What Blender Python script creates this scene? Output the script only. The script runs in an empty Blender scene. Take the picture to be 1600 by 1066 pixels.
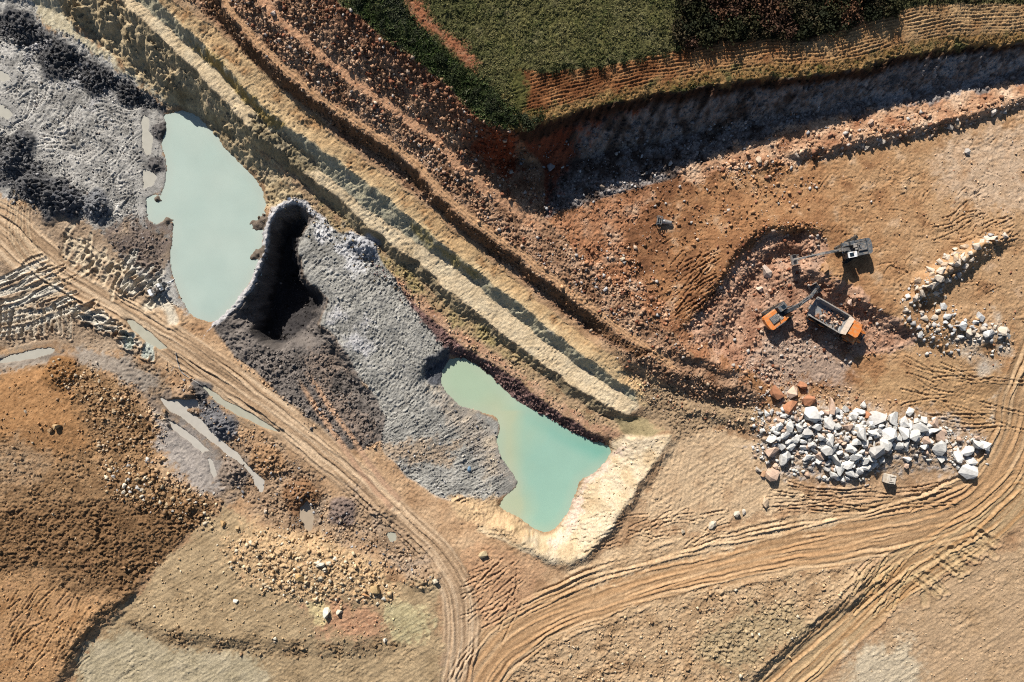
import bpy, bmesh, math, random
import numpy as np
from mathutils import Vector, Matrix

# ------------------------------------------------------------------ camera, world, sun, exposure
scene = bpy.context.scene
COL = scene.collection
H_CAM = 135.0            # drone height above the quarry floor (z = 0)
SC = 0.125               # metres per photo pixel on the z = 0 plane
CU, CV = 800.0, 533.0    # photo centre

cam_d = bpy.data.cameras.new('camera')
cam_d.sensor_width = 36.0
cam_d.lens = 36.0 * H_CAM / (1600 * SC)
cam_d.clip_start = 1.0
cam_d.clip_end = 4000.0
cam = bpy.data.objects.new('camera', cam_d)
cam.location = (0, 0, H_CAM)
cam.rotation_euler = (0, 0, 0)
COL.objects.link(cam)
scene.camera = cam

SUN_EL = math.radians(33.0)
SUN_AZ = math.atan2(-0.40, 0.917)         # from +Y towards +X
sun_dir = Vector((math.sin(SUN_AZ) * math.cos(SUN_EL), math.cos(SUN_AZ) * math.cos(SUN_EL), math.sin(SUN_EL)))
world = bpy.data.worlds.new('World')
scene.world = world
world.use_nodes = True
wnt = world.node_tree
wnt.nodes.clear()
w_out = wnt.nodes.new('ShaderNodeOutputWorld')
w_bg = wnt.nodes.new('ShaderNodeBackground')
w_sky = wnt.nodes.new('ShaderNodeTexSky')
w_sky.sky_type = 'NISHITA'
w_sky.sun_disc = False
w_sky.sun_elevation = SUN_EL
w_sky.sun_rotation = SUN_AZ
w_sky.altitude = 300
w_bg.inputs[1].default_value = 0.05
wnt.links.new(w_sky.outputs[0], w_bg.inputs[0])
wnt.links.new(w_bg.outputs[0], w_out.inputs[0])
sun_d = bpy.data.lights.new('sun', 'SUN')
sun_d.energy = 5.0
sun_d.angle = math.radians(0.5)
sun_d.color = (1.0, 0.95, 0.875)
sun = bpy.data.objects.new('sun', sun_d)
sun.rotation_euler = sun_dir.to_track_quat('Z', 'Y').to_euler()
sun.location = (0, 0, 200)
COL.objects.link(sun)
scene.view_settings.view_transform = 'Standard'
scene.view_settings.look = 'None'
scene.view_settings.gamma = 1.0
scene.view_settings.use_curve_mapping = False
scene.view_settings.exposure = 0.8
scene.render.engine = 'CYCLES'
scene.cycles.max_bounces = 5
scene.cycles.diffuse_bounces = 2
scene.cycles.use_denoising = False
scene.cycles.pixel_filter_type = 'BLACKMAN_HARRIS'
scene.cycles.filter_width = 1.1

RNG = np.random.default_rng(11)
random.seed(7)
f32 = np.float32

# ------------------------------------------------------------------ noise
_perm = RNG.permutation(256).astype(np.int32)
_perm = np.concatenate([_perm, _perm, _perm[:2]])
_ang = RNG.random(256) * 2 * np.pi
_gx, _gy = np.cos(_ang).astype(f32), np.sin(_ang).astype(f32)
_val = RNG.random(256).astype(f32)


def pn(x, y, seed=0):
    """gradient noise, about -1..1"""
    x = np.asarray(x, f32) + f32(seed * 17.31)
    y = np.asarray(y, f32) + f32(seed * 9.77)
    xi, yi = np.floor(x), np.floor(y)
    xf, yf = x - xi, y - yi
    xi = xi.astype(np.int32) & 255
    yi = yi.astype(np.int32) & 255
    a, b = _perm[xi], _perm[xi + 1]
    h00, h01, h10, h11 = _perm[a + yi], _perm[a + yi + 1], _perm[b + yi], _perm[b + yi + 1]
    u = xf * xf * xf * (xf * (xf * 6 - 15) + 10)
    v = yf * yf * yf * (yf * (yf * 6 - 15) + 10)
    n00 = _gx[h00] * xf + _gy[h00] * yf
    n10 = _gx[h10] * (xf - 1) + _gy[h10] * yf
    n01 = _gx[h01] * xf + _gy[h01] * (yf - 1)
    n11 = _gx[h11] * (xf - 1) + _gy[h11] * (yf - 1)
    nx0 = n00 + u * (n10 - n00)
    nx1 = n01 + u * (n11 - n01)
    return (nx0 + v * (nx1 - nx0)) * f32(1.5)


def fbm(x, y, oct=4, seed=0, gain=0.5, lac=2.03):
    s, a, t = 0, 1.0, 0
    for k in range(oct):
        s = s + a * pn(x * lac ** k, y * lac ** k, seed + k * 3)
        t += a
        a *= gain
    return s / t


def billow(x, y, oct=3, seed=0, gain=0.5, lac=2.1):
    s, a, t = 0, 1.0, 0
    for k in range(oct):
        s = s + a * np.abs(pn(x * lac ** k, y * lac ** k, seed + k * 3))
        t += a
        a *= gain
    return s / t


def worley(x, y, seed=0):
    """distance to nearest point, second nearest, cell value"""
    x = np.asarray(x, f32) + f32(seed * 13.7)
    y = np.asarray(y, f32) + f32(seed * 7.3)
    xi, yi = np.floor(x).astype(np.int32), np.floor(y).astype(np.int32)
    d1 = np.full(x.shape, 9, f32)
    d2 = np.full(x.shape, 9, f32)
    idv = np.zeros(x.shape, f32)
    for dx in (-1, 0, 1):
        for dy in (-1, 0, 1):
            cx, cy = xi + dx, yi + dy
            h = _perm[(_perm[cx & 255] + cy) & 255]
            px = cx + _val[h]
            py = cy + _val[(h * 7 + 31) & 255]
            d = np.hypot(px - x, py - y).astype(f32)
            near = d < d1
            d2 = np.where(near, d1, np.minimum(d2, d))
            idv = np.where(near, _val[(h * 13 + 5) & 255], idv)
            d1 = np.where(near, d, d1)
    return d1, d2, idv


def sstep(a, b, x):
    t = np.clip((x - a) / (b - a), 0, 1)
    return t * t * (3 - 2 * t)


def lin(r, g, b):
    c = np.array([r, g, b], float) / 255
    return np.where(c <= 0.04045, c / 12.92, ((c + 0.055) / 1.055) ** 2.4)


K_LIT = 1.62             # how bright a sunlit flat surface shows for its albedo


def alb(r, g, b):
    """albedo of a surface that shows as this sRGB colour in full sun"""
    c = lin(r, g, b) / K_LIT
    g_ = c.mean()
    return np.clip(g_ + (c - g_) * 0.90, 0.004, 0.85).astype(f32)


def pts(s):
    return np.array([[float(q) for q in p.split(',')] for p in s.split()], float)


# ------------------------------------------------------------------ design raster (photo pixels, 3 px cells)
DU0, DV0, DST = -150.0, -141.0, 3.0
DW, DH = 634, 449
gu, gv = np.meshgrid(DU0 + DST * np.arange(DW), DV0 + DST * np.arange(DH))
gu, gv = gu.astype(f32), gv.astype(f32)


def poly_dist(poly, closed, gu=gu, gv=gv):
    """distance, arc length, side of a polyline on the design raster"""
    n = len(poly)
    best = np.full(gu.shape, 1e12, f32)
    arc = np.zeros(gu.shape, f32)
    side = np.zeros(gu.shape, f32)
    s0 = 0.0
    for i in range(n if closed else n - 1):
        a, b = poly[i][:2], poly[(i + 1) % n][:2]
        ab = b - a
        L = math.hypot(*ab)
        if L < 1e-6:
            continue
        rx, ry = gu - f32(a[0]), gv - f32(a[1])
        t = np.clip((rx * f32(ab[0]) + ry * f32(ab[1])) / f32(L * L), 0, 1)
        dx, dy = rx - t * f32(ab[0]), ry - t * f32(ab[1])
        d = dx * dx + dy * dy
        m = d < best
        best = np.where(m, d, best)
        if not closed:
            arc = np.where(m, f32(s0) + t * f32(L), arc)
            side = np.where(m, np.sign(f32(ab[0]) * dy - f32(ab[1]) * dx), side)
        s0 += L
    return np.sqrt(best), arc, side


def inside(poly, gu=gu, gv=gv):
    r = np.zeros(gu.shape, bool)
    n = len(poly)
    for i in range(n):
        (x1, y1), (x2, y2) = poly[i][:2], poly[(i + 1) % n][:2]
        if y1 == y2:
            continue
        c = ((y1 > gv) != (y2 > gv)) & (gu < f32((x2 - x1) / (y2 - y1)) * (gv - f32(y1)) + f32(x1))
        r ^= c
    return r


def sdf(poly, local=False):
    if not local:
        d, _, _ = poly_dist(poly, True)
        return np.where(inside(poly), d, -d).astype(f32)
    lo, hi = poly.min(0), poly.max(0)
    j0, j1 = max(0, int((lo[0] - 75 - DU0) / DST)), min(DW, int((hi[0] + 75 - DU0) / DST) + 2)
    i0, i1 = max(0, int((lo[1] - 75 - DV0) / DST)), min(DH, int((hi[1] + 75 - DV0) / DST) + 2)
    a, b = gu[i0:i1, j0:j1], gv[i0:i1, j0:j1]
    d, _, _ = poly_dist(poly, True, a, b)
    r = np.full(gu.shape, -75, f32)
    r[i0:i1, j0:j1] = np.where(inside(poly, a, b), d, -d)
    return r


def smooth_line(p, step=6.0):
    """Catmull-Rom resample of a polyline"""
    p = np.asarray(p, float)
    q = np.vstack([2 * p[0] - p[1], p, 2 * p[-1] - p[-2]])
    out = []
    for i in range(1, len(q) - 2):
        n = max(2, int(np.hypot(*(q[i + 1] - q[i])[:2]) / step))
        for t in np.linspace(0, 1, n, endpoint=False):
            out.append(0.5 * ((2 * q[i]) + (-q[i - 1] + q[i + 1]) * t + (2 * q[i - 1] - 5 * q[i] + 4 * q[i + 1] - q[i + 2]) * t * t
                              + (-q[i - 1] + 3 * q[i] - 3 * q[i + 1] + q[i + 2]) * t ** 3))
    out.append(p[-1])
    return np.array(out)


# ------------------------------------------------------------------ break lines: photo pixel + height in metres
WATER1, WATER2 = -9.5, -9.5
CREST = pts('400,-140,13 470,-50,12.8 525,0,12.4 560,30,12.2 600,58,11.9 640,85,11.6 690,125,11.2 720,160,10.9 750,190,10.6 790,206,10.2 830,195,9.8 900,175,9.2 1000,150,8.6 1100,135,8 1200,120,7.4 1300,114,6.8 1350,103,6.4 1400,88,6.1 1450,78,5.8 1500,70,5.6 1600,67,5.4 1745,60,5.2')
A_CREST = pts('150,-140,4.5 190,-60,3.8 245,0,3.2 290,45,2.8 330,85,2.4 375,130,2.0 410,165,1.6 440,190,1.3 475,215,1.0 555,271,0.3 612,316,-0.4 650,348,-0.9 700,388,-1.5 750,426,-2.0 800,466,-2.5 870,525,-3.0 920,562,-3.3 950,582,-3.5 990,612,-3.6')
B_UP = pts('100,-140,2.4 160,-60,1.7 210,0,1.0 250,35,0.7 300,75,0.2 350,125,-0.3 400,180,-0.8 440,218,-1.2 500,266,-1.9 550,308,-2.5 588,338,-2.9 638,373,-3.3 700,413,-3.9 750,451,-4.4 800,491,-4.9 860,540,-5.3 915,580,-5.5 960,607,-5.3 1000,632,-4.8')
B_LOW = pts('75,-140,2.0 130,-60,1.3 190,0,0.6 232,40,0.2 275,80,-0.2 320,125,-0.7 360,165,-1.2 400,212,-1.7 440,240,-2.1 472,268,-2.4 508,291,-2.9 540,323,-3.3 575,351,-3.7 625,388,-4.1 675,426,-4.7 725,473,-5.2 800,531,-5.7 850,570,-5.9 900,605,-6.0 950,635,-5.9 985,648,-5.6')
C_UP = pts('380,215,-4.2 425,250,-5.0 462,276,-5.3 500,310,-5.7 530,340,-6.0 562,366,-6.2 612,402,-6.4 665,448,-6.9 715,492,-7.2 770,530,-7.4 840,582,-7.6 890,618,-7.6 940,650,-7.6 968,668,-7.5')
C_EDGE = pts('560,400,-6.6 600,425,-6.6 645,472,-6.9 680,505,-7.2 705,530,-7.3 735,548,-7.3 770,568,-7.4 800,588,-7.5 838,617,-7.6 870,643,-7.6 905,664,-7.6 945,685,-7.6')
TRACK = pts('250,-140,8.6 320,-40,7.6 390,55,6.6 440,105,6.0 500,152,5.2 560,192,4.6 600,217,4.1 650,252,3.5 700,312,2.7 760,358,1.9 800,388,1.4 850,425,0.8 900,462,0.2 950,500,-0.4 1000,535,-0.9')
STRIP = pts('330,-140,11 385,-40,9.9 440,30,9.0 480,60,8.5 540,110,7.4 580,140,6.9 620,167,6.3 680,208,5.2 720,255,4.0 780,305,2.4 840,345,1.0')
RIM = pts('505,345,-6.2 490,332,-6.2 475,320,-6.3 450,316,-6.5 428,326,-6.8 418,345,-7.2 413,390,-7.8 402,425,-8.2 388,452,-8.5 362,482,-8.8 338,506,-9.0')
POND1 = pts('258,180 285,173 300,178 325,200 340,215 350,230 368,248 385,265 400,283 410,300 415,318 413,332 416,345 410,365 409,388 400,420 385,448 360,480 340,500 325,503 305,495 290,480 283,460 275,440 268,425 268,400 271,370 272,350 262,340 245,350 234,345 230,330 228,312 240,306 252,308 257,285 262,262 258,245 252,225 258,200')
POND2 = pts('703,562 725,559 745,570 770,590 800,622 830,640 860,655 890,675 920,685 950,696 956,705 945,722 925,740 905,752 896,775 888,800 870,825 850,833 835,828 815,812 797,803 780,790 788,776 806,764 812,752 800,735 785,716 777,690 783,665 775,650 742,640 716,632 700,615 690,600 692,580')

A_CREST[:, 2] += 0.35
B_LOW[:, 2] += 0.3


def between(a, b, t, k):
    """a line t of the way from a to b, its height k of the way down"""
    q = []
    for pa in a:
        d = np.hypot(b[:, 0] - pa[0], b[:, 1] - pa[1])
        pb = b[d.argmin()]
        q.append([pa[0] + (pb[0] - pa[0]) * t, pa[1] + (pb[1] - pa[1]) * t, pa[2] + (pb[2] - pa[2]) * k])
    return np.array(q)


BREAKS = [
    (CREST, 0), (A_CREST, 0), (between(smooth_line(A_CREST, 12), smooth_line(B_UP, 6), .42, .5), 0), (B_UP, 0), (B_LOW, 0), (C_UP, 0), (C_EDGE, 0), (RIM, 0),
    (pts('700,0,12.8 900,40,11.2 1100,30,9.6 1300,10,8.6 1600,0,7 1745,-20,6.6'), 0),
    (pts('600,-140,15 1000,-140,13 1745,-140,10'), 0),
    # cliff foot
    (pts('795,250,1.0 850,262,0.7 900,252,0.4 1000,228,0.3 1100,210,0.3 1200,190,0.3 1300,172,0.4 1400,150,0.6 1500,132,0.6 1600,114,0.6 1745,100,0.6'), 0),
    # rocky bank along the upper right
    (pts('1250,212,0.9 1300,200,1.1 1400,184,1.2 1500,168,1.2 1600,143,1.2 1745,110,1.2'), 0),
    (pts('1240,240,1.0 1300,228,1.4 1350,216,1.5 1400,206,1.5 1450,196,1.5 1500,182,1.5 1560,168,1.5 1600,152,1.5 1745,120,1.5'), 0),
    (pts('1240,252,0 1300,241,0 1350,229,0 1400,219,0 1450,209,0 1500,195,0 1560,181,0.1 1600,165,0.1 1745,133,0.1'), 0),
    # quarry floor
    (pts('880,330,0.4 950,350,0.1 1050,330,0 1200,290,0 1350,300,0 1500,260,0.1 1600,300,0.2 1745,300,0.3'), 0),
    (pts('930,430,-0.2 1000,440,-0.3 1040,400,0 1100,360,0.1'), 0),
    (pts('1400,360,0 1470,340,0.1 1590,400,0.1 1745,420,0.2'), 0),
    (pts('1590,480,-0.2 1520,480,-0.2 1470,500,-0.3'), 0),
    # stony slopes under the crest: narrow strip and orange track
    (STRIP, 0), (STRIP + [-10, 8.5, -0.1], 0), (TRACK + [6, -5, 0.1], 0), (TRACK + [-6, 5, 0], 0),
    (TRACK[1:-1] + [-15.6, 20.8, -2.9], 0),
    # excavation hollow
    (pts('1060,512,0.2 1100,465,0.8 1140,405,1.0 1160,380,1.0 1200,352,1.0 1250,347,0.9 1287,360,0.5'), 0),
    (pts('1078,516,-.7 1118,474,-.9 1154,418,-.9 1174,391,-.9 1207,370,-.9 1250,367,-.8 1283,378,-.4'), 0),
    (pts('1106,530,-.9 1130,485,-1.0 1150,445,-1.0 1166,408,-1.0 1187,388,-1.0 1240,380,-.9 1268,388,-.6'), 0),
    (pts('1126,545,-2.6 1150,505,-2.7 1168,460,-2.7 1183,427,-2.7 1203,407,-2.6 1240,400,-2.2 1262,402,-1.7'), 0),
    (pts('1200,470,-2.5 1235,440,-2.2 1260,470,-2.4 1300,520,-2.4 1230,540,-2.4'), 0),
    (pts('1262,412,-0.9 1275,424,-0.5 1300,432,-0.4 1335,448,-0.2 1350,470,-0.2 1375,482,-0.2 1410,502,-0.3 1440,518,-0.4 1470,535,-.5'), 0),
    (pts('1255,440,-2.3 1278,450,-2.3 1305,462,-2.3 1330,478,-2.3 1345,498,-2.2 1370,508,-2.2 1405,524,-2.1 1440,538,-1.8 1480,556,-1.4'), 0),
    (pts('1360,400,-0.1 1400,430,-0.1 1440,470,-0.2'), 0),
    (pts('1360,560,-2.5 1450,600,-2.2 1560,600,-1.3 1600,560,-.9 1745,560,-.8'), 0),
    # scarps between the floor and the lower flat
    (pts('1010,545,-0.7 1060,550,-0.2 1100,560,0.0 1145,578,-0.3'), 0),
    (pts('1040,562,-1.2 1090,574,-1.4 1140,590,-1.4'), 0),
    (pts('962,550,-1.0 1012,564,-1.2 1050,580,-1.2 1100,597,-1.3 1150,607,-1.4 1195,618,-1.8'), 0),
    (pts('985,582,-3.3 1037,606,-4.0 1075,624,-4.1 1125,632,-4.0 1200,640,-3.4'), 0),
    (pts('1060,636,-3.8 1110,645,-3.6 1160,655,-3.2 1195,668,-3.0'), 0),
    (pts('1060,652,-4.3 1110,662,-4.3 1160,675,-4.2 1190,690,-4.0'), 0),
    (pts('1070,700,-4.4 1120,760,-4.4 1180,750,-4.2 1230,790,-4.1 1330,770,-3.8 1420,760,-3.6 1500,720,-3.2'), 0),
    (pts('1250,640,-3.2 1350,660,-3.2 1450,680,-3.1'), 0),
    (pts('1585,640,-2.2 1570,720,-2.9 1500,790,-3.5 1300,840,-4.0 1100,875,-4.4 900,935,-4.7 780,1000,-5.0 720,1080,-5.2 690,1200,-5.4'), 0),
    (pts('1745,650,-2.2 1745,800,-3.0'), 0),
    # pale embankment round the green pond
    (pts('985,690,-5.4 1010,686,-4.2 1048,682,-3.6 1034,706,-3.5 1012,738,-3.5 992,768,-3.5 952,828,-3.6 922,862,-3.7 888,882,-3.8 850,872,-4.0 822,848,-4.4 800,830,-5.0 770,822,-5.6'), 0),
    (pts('1062,690,-4.4 1046,714,-4.6 1022,748,-4.6 1002,778,-4.6 962,838,-4.7 930,872,-4.8 890,896,-4.8 845,884,-4.9 812,862,-5.0 780,845,-5.6'), 0),
    (pts('960,662,-7.5 1000,655,-6 1030,668,-4.6'), 0), (pts('958,672,-7.6 985,684,-6.6'), 0),
    # grey clay shelf
    (pts('505,345,-6 540,365,-6 580,372,-6 592,400,-6.2 640,470,-6.7 690,540,-7.0'), 0),
    (pts('490,343,-5.9 462,376,-5.8 470,406,-5.9 476,436,-6.0 512,468,-6.2 500,506,-6.2 530,538,-6.4 548,562,-6.6 562,590,-6.9 577,602,-7.0 600,624,-7.2'), 0),
    (pts('520,400,-5.6 560,450,-5.8 600,520,-6.3 640,600,-7 680,680,-7.8 720,740,-8.2'), 0),
    (pts('655,590,-7.0 662,570,-6.8 676,556,-6.7 700,546,-6.9'), 0),
    (pts('668,592,-9.0 676,575,-9.2 690,562,-9.3'), 0),
    # shaft
    (pts('478,350,-12.5 460,380,-15 455,405,-16.5 466,428,-18 474,450,-18 490,478,-17 490,500,-15'), 0),
    (pts('468,342,-12.5 440,372,-15 436,420,-17 430,465,-18 418,505,-17.5 425,526,-17 438,530,-16.5'), 0),
    (pts('388,512,-9.3 396,533,-9.0 420,547,-8.8 442,546,-8.8 460,538,-9.2 480,528,-9.4 498,518,-9'), 0),
    (pts('520,548,-8.6 540,580,-8.9 560,612,-8.6 585,630,-7.8'), 0),
    (pts('470,540,-8.4 500,600,-7.9 540,660,-7.3 590,710,-6.9'), 0),
    (pts('380,540,-8.8 430,590,-8.4 480,650,-7.8 530,700,-7.3'), 0),
    # access track on the left
    (pts('-150,290,-8.6 0,345,-8.6 60,395,-8.6 120,440,-8.6 200,490,-8.6 280,535,-8.5 350,580,-8.3 420,630,-8.0 500,690,-7.4 560,745,-6.9 620,800,-6.2 680,860,-5.7 715,920,-5.3 735,1000,-5.1'), 0),
    # grey mud flat
    (pts('-150,150,-8.4 0,150,-8.6 100,160,-8.8 200,190,-9.0 225,260,-9.3'), 0),
    (pts('-150,-30,-7.6 0,0,-7.8 60,10,-7.6 130,30,-6.8 190,90,-6.8 250,130,-6.8 300,165,-7.4'), 0),
    (pts('0,30,-8.6 60,70,-8.8 120,110,-8.9 200,150,-9.0 250,172,-9.3'), 0),
    (pts('0,500,-9 100,520,-9 180,540,-9 0,556,-9.2 70,552,-9.2'), 0),
    (pts('250,620,-9.2 300,660,-9.2 350,700,-9.2 405,765,-9.2'), 0),
    # brown spoil mound
    (pts('-150,620,-6.2 0,610,-6.4 50,600,-6.6 100,590,-7.4'), 0),
    (pts('-150,680,-5 0,680,-5.2 60,660,-5.4 110,665,-5.8'), 0),
    (pts('-150,800,-5.2 0,800,-5.4 100,780,-5.6 200,760,-6.4 260,740,-7.4'), 0),
    (pts('-150,900,-5.6 0,900,-5.8 100,880,-5.8 200,840,-6.2 300,790,-6.9'), 0),
    (pts('345,785,-8.0 310,822,-7.7 262,872,-7.5 225,915,-7.4 195,945,-7.4'), 0),
    (pts('-150,1000,-6.2 0,1000,-6.2 100,950,-6.2 150,930,-6.2 188,938,-6.3'), 0),
    (pts('85,1066,-5.9 110,1010,-5.6 140,968,-5.5 175,942,-5.6 205,925,-6.2'), 0),
    (pts('110,1066,-7.3 128,1024,-7.3 158,985,-7.4 195,958,-7.5'), 0),
    # tan slope and its lower scarp
    (pts('200,965,-7.0 240,980,-7.1 285,990,-6.3 330,992,-6.6 360,996,-6.1 400,1000,-6.7 450,1003,-6.2 500,1008,-6.5 550,1004,-5.9 600,1000,-6.2 620,985,-5.9'), 0),
    (pts('200,975,-7.6 260,1006,-7.5 330,1010,-7.4 400,1018,-7.2 500,1026,-6.9 610,1025,-6.5'), 0),
    (pts('-150,1200,-7 150,1200,-7.6 400,1200,-7.4 650,1200,-6.4'), 0),
    (pts('150,1066,-7.5 300,1060,-7.5 450,1060,-7.2 600,1060,-6.7'), 0),
    (pts('380,860,-6.6 450,850,-6.3 540,880,-5.9 600,910,-5.6'), 0),
    (pts('330,930,-6.9 420,950,-6.5 520,960,-6.1 600,950,-5.8'), 0),
    (pts('690,890,-4.9 680,940,-4.8 682,1000,-4.9 686,1066,-5.0'), 0),
    (pts('440,790,-8.4 470,800,-9.0 480,830,-8.8'), 0),
    (pts('490,760,-7.8 540,800,-7.6 600,850,-6.7 650,900,-5.6'), 0),
    # rough tongue between the two roads, lower right ground
    (pts('860,1000,-4.4 950,970,-4.1 1060,930,-3.8 1180,905,-3.5 1300,890,-3.3 1335,895,-3.1'), 0),
    (pts('1346,900,-2.6 1340,930,-2.5 1300,950,-2.7 1255,985,-2.7 1200,1035,-2.9 1150,1070,-3.1 1050,1200,-3.6'), 0),
    (pts('1358,912,-4.1 1352,938,-4.2 1312,962,-4.3 1268,1000,-4.4 1212,1050,-4.5 1180,1075,-4.6 1080,1200,-4.8'), 0),
    (pts('1600,830,-3.4 1500,870,-3.7 1400,930,-4.0 1300,1020,-4.3 1250,1080,-4.5 1180,1200,-4.8'), 0),
    (pts('1745,880,-3.0 1600,920,-3.3 1450,980,-3.7 1350,1066,-4.0 1250,1200,-4.3'), 0),
    (pts('1745,1200,-2.6 1500,1200,-3.4'), 0),
    # ridge under the boulder row
    (pts('1425,470,0.8 1450,445,2.2 1480,422,2.6 1520,395,2.6 1555,378,2.2 1572,368,.9'), 0),
    (pts('1435,485,-0.2 1465,466,-0.1 1495,440,0 1535,412,0 1570,394,0 1585,380,0'), 0),
    (pts('1408,460,-0.1 1430,432,0 1462,408,0.1 1500,384,0.1 1545,364,0.1'), 0),
]


def solve_heights():
    val = np.zeros((DH, DW))
    cnt = np.zeros((DH, DW))
    for line, _ in BREAKS + [(np.c_[np.vstack([POND1, POND1[:1]]), np.full(len(POND1) + 1, WATER1 + 0.03)], 0),
                             (np.c_[np.vstack([POND2, POND2[:1]]), np.full(len(POND2) + 1, WATER2 + 0.03)], 0)]:
        for a, b in zip(line[:-1], line[1:]):
            n = max(2, int(math.hypot(b[0] - a[0], b[1] - a[1]) / 1.5) + 1)
            t = np.linspace(0, 1, n)[:, None]
            p = a + (b - a) * t
            j = np.round((p[:, 0] - DU0) / DST).astype(int)
            i = np.round((p[:, 1] - DV0) / DST).astype(int)
            ok = (i >= 0) & (i < DH) & (j >= 0) & (j < DW)
            np.add.at(val, (i[ok], j[ok]), p[ok, 2])
            np.add.at(cnt, (i[ok], j[ok]), 1)
    levels = [(val, cnt)]
    while min(levels[-1][0].shape) > 8:
        v, c = levels[-1]
        h, w = (v.shape[0] + 1) // 2, (v.shape[1] + 1) // 2
        vp = np.zeros((h * 2, w * 2)); vp[:v.shape[0], :v.shape[1]] = np.where(c > 0, v / np.maximum(c, 1), 0)
        cp = np.zeros((h * 2, w * 2)); cp[:c.shape[0], :c.shape[1]] = c > 0
        levels.append((vp.reshape(h, 2, w, 2).sum((1, 3)), cp.reshape(h, 2, w, 2).sum((1, 3))))
    z = None
    for v, c in reversed(levels):
        m = c > 0
        t = np.where(m, v / np.maximum(c, 1), 0)
        if z is None:
            z = np.full(v.shape, t[m].mean())
        else:
            z = np.repeat(np.repeat(z, 2, 0), 2, 1)[:v.shape[0], :v.shape[1]]
        for k in range(90):
            z = np.where(m, t, z)
            p = np.pad(z, 1, mode='edge')
            z = 0.25 * (p[:-2, 1:-1] + p[2:, 1:-1] + p[1:-1, :-2] + p[1:-1, 2:])
        z = np.where(m, t, z)
    p = np.pad(z, 1, mode='edge')                    # take the saw-tooth off the rastered lines
    z = 0.5 * z + 0.125 * (p[:-2, 1:-1] + p[2:, 1:-1] + p[1:-1, :-2] + p[1:-1, 2:])
    return z


ZB = solve_heights()
SD1, SD2 = sdf(POND1), sdf(POND2)
for sd, w in ((SD1, WATER1), (SD2, WATER2)):
    ZB = np.where(sd > 0, w - np.minimum(0.06 * sd, 2.5), ZB)
ZB = ZB.astype(f32)


def samp(R, u, v):
    x = np.clip((np.asarray(u) - DU0) / DST, 0, DW - 1.001)
    y = np.clip((np.asarray(v) - DV0) / DST, 0, DH - 1.001)
    xi, yi = x.astype(np.int32), y.astype(np.int32)
    fx, fy = (x - xi).astype(f32), (y - yi).astype(f32)
    return (R[yi, xi] * (1 - fx) + R[yi, xi + 1] * fx) * (1 - fy) + (R[yi + 1, xi] * (1 - fx) + R[yi + 1, xi + 1] * fx) * fy


# ------------------------------------------------------------------ the ground as a regular grid in metres
GST = 0.19
GX0, GX1, GY0, GY1 = -111.0, 111.0, -77.5, 77.5
NX, NY = int((GX1 - GX0) / GST) + 1, int((GY1 - GY0) / GST) + 1
X, Y = np.meshgrid(GX0 + GST * np.arange(NX), GY0 + GST * np.arange(NY))
X, Y = X.astype(f32), Y.astype(f32)


def to_px(x, y, z):
    k = H_CAM / (H_CAM - z) / SC
    return CU + x * k, CV - y * k


def to_world(u, v, z):
    k = SC * (H_CAM - z) / H_CAM
    return (u - CU) * k, (CV - v) * k


wu = 4.0 * pn(X / 5, Y / 5, 1) + 2.2 * pn(X / 1.9, Y / 1.9, 2) + 1.0 * pn(X / 0.8, Y / 0.8, 3)
wv = 4.0 * pn(X / 5, Y / 5, 4) + 2.2 * pn(X / 1.9, Y / 1.9, 5) + 1.0 * pn(X / 0.8, Y / 0.8, 6)
Z = np.zeros_like(X) - 3
for k in range(10):
    U, V = to_px(X, Y, Z)
    pd = np.maximum(samp(SD1, U, V), samp(SD2, U, V))
    wk = 0.25 + 0.75 * np.clip(np.abs(pd) / 12, 0, 1)
    Z = 0.45 * Z + 0.55 * samp(ZB, U + wu * wk, V + wv * wk)
U, V = to_px(X, Y, Z)
U, V = U.astype(f32), V.astype(f32)
ZBASE = Z.copy()
UW, VW = U + wu, V + wv


def ground_z(x, y):
    fx = np.clip((np.asarray(x) - GX0) / GST, 0, NX - 1.01)
    fy = np.clip((np.asarray(y) - GY0) / GST, 0, NY - 1.01)
    xi, yi = np.asarray(fx).astype(int), np.asarray(fy).astype(int)
    ax, ay = fx - xi, fy - yi
    return (Z[yi, xi] * (1 - ax) + Z[yi, xi + 1] * ax) * (1 - ay) + (Z[yi + 1, xi] * (1 - ax) + Z[yi + 1, xi + 1] * ax) * ay


def px_ground(u, v, src=None):
    """world point of the ground seen at a photo pixel"""
    u, v = np.asarray(u, float), np.asarray(v, float)
    z = samp(ZB, u, v).astype(float)
    for _ in range(8):
        x, y = to_world(u, v, z)
        z = 0.5 * z + 0.5 * ground_z(x, y)
    x, y = to_world(u, v, z)
    return x, y, ground_z(x, y)

# ------------------------------------------------------------------ zones, colours and relief of the ground
C = np.zeros((NY, NX, 3), f32)
AG, AF, AM = np.zeros_like(X), np.zeros_like(X), np.zeros_like(X)     # grain, fine lumps, middle lumps (m)
AH = np.zeros_like(X)                                                   # cloddiness: sharp-edged small lumps
ZONE = np.zeros(X.shape, np.int16)
ZONES = [('ground', 'sandy brown quarry ground between roads, ponds and mounds', 'ground')]
n_big = fbm(X / 14, Y / 14, 4, 21)
n_mid = fbm(X / 4, Y / 4, 4, 31)
n_fin = fbm(X / 1.1, Y / 1.1, 3, 41)
n_grain = RNG.random(X.shape).astype(f32)


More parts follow.
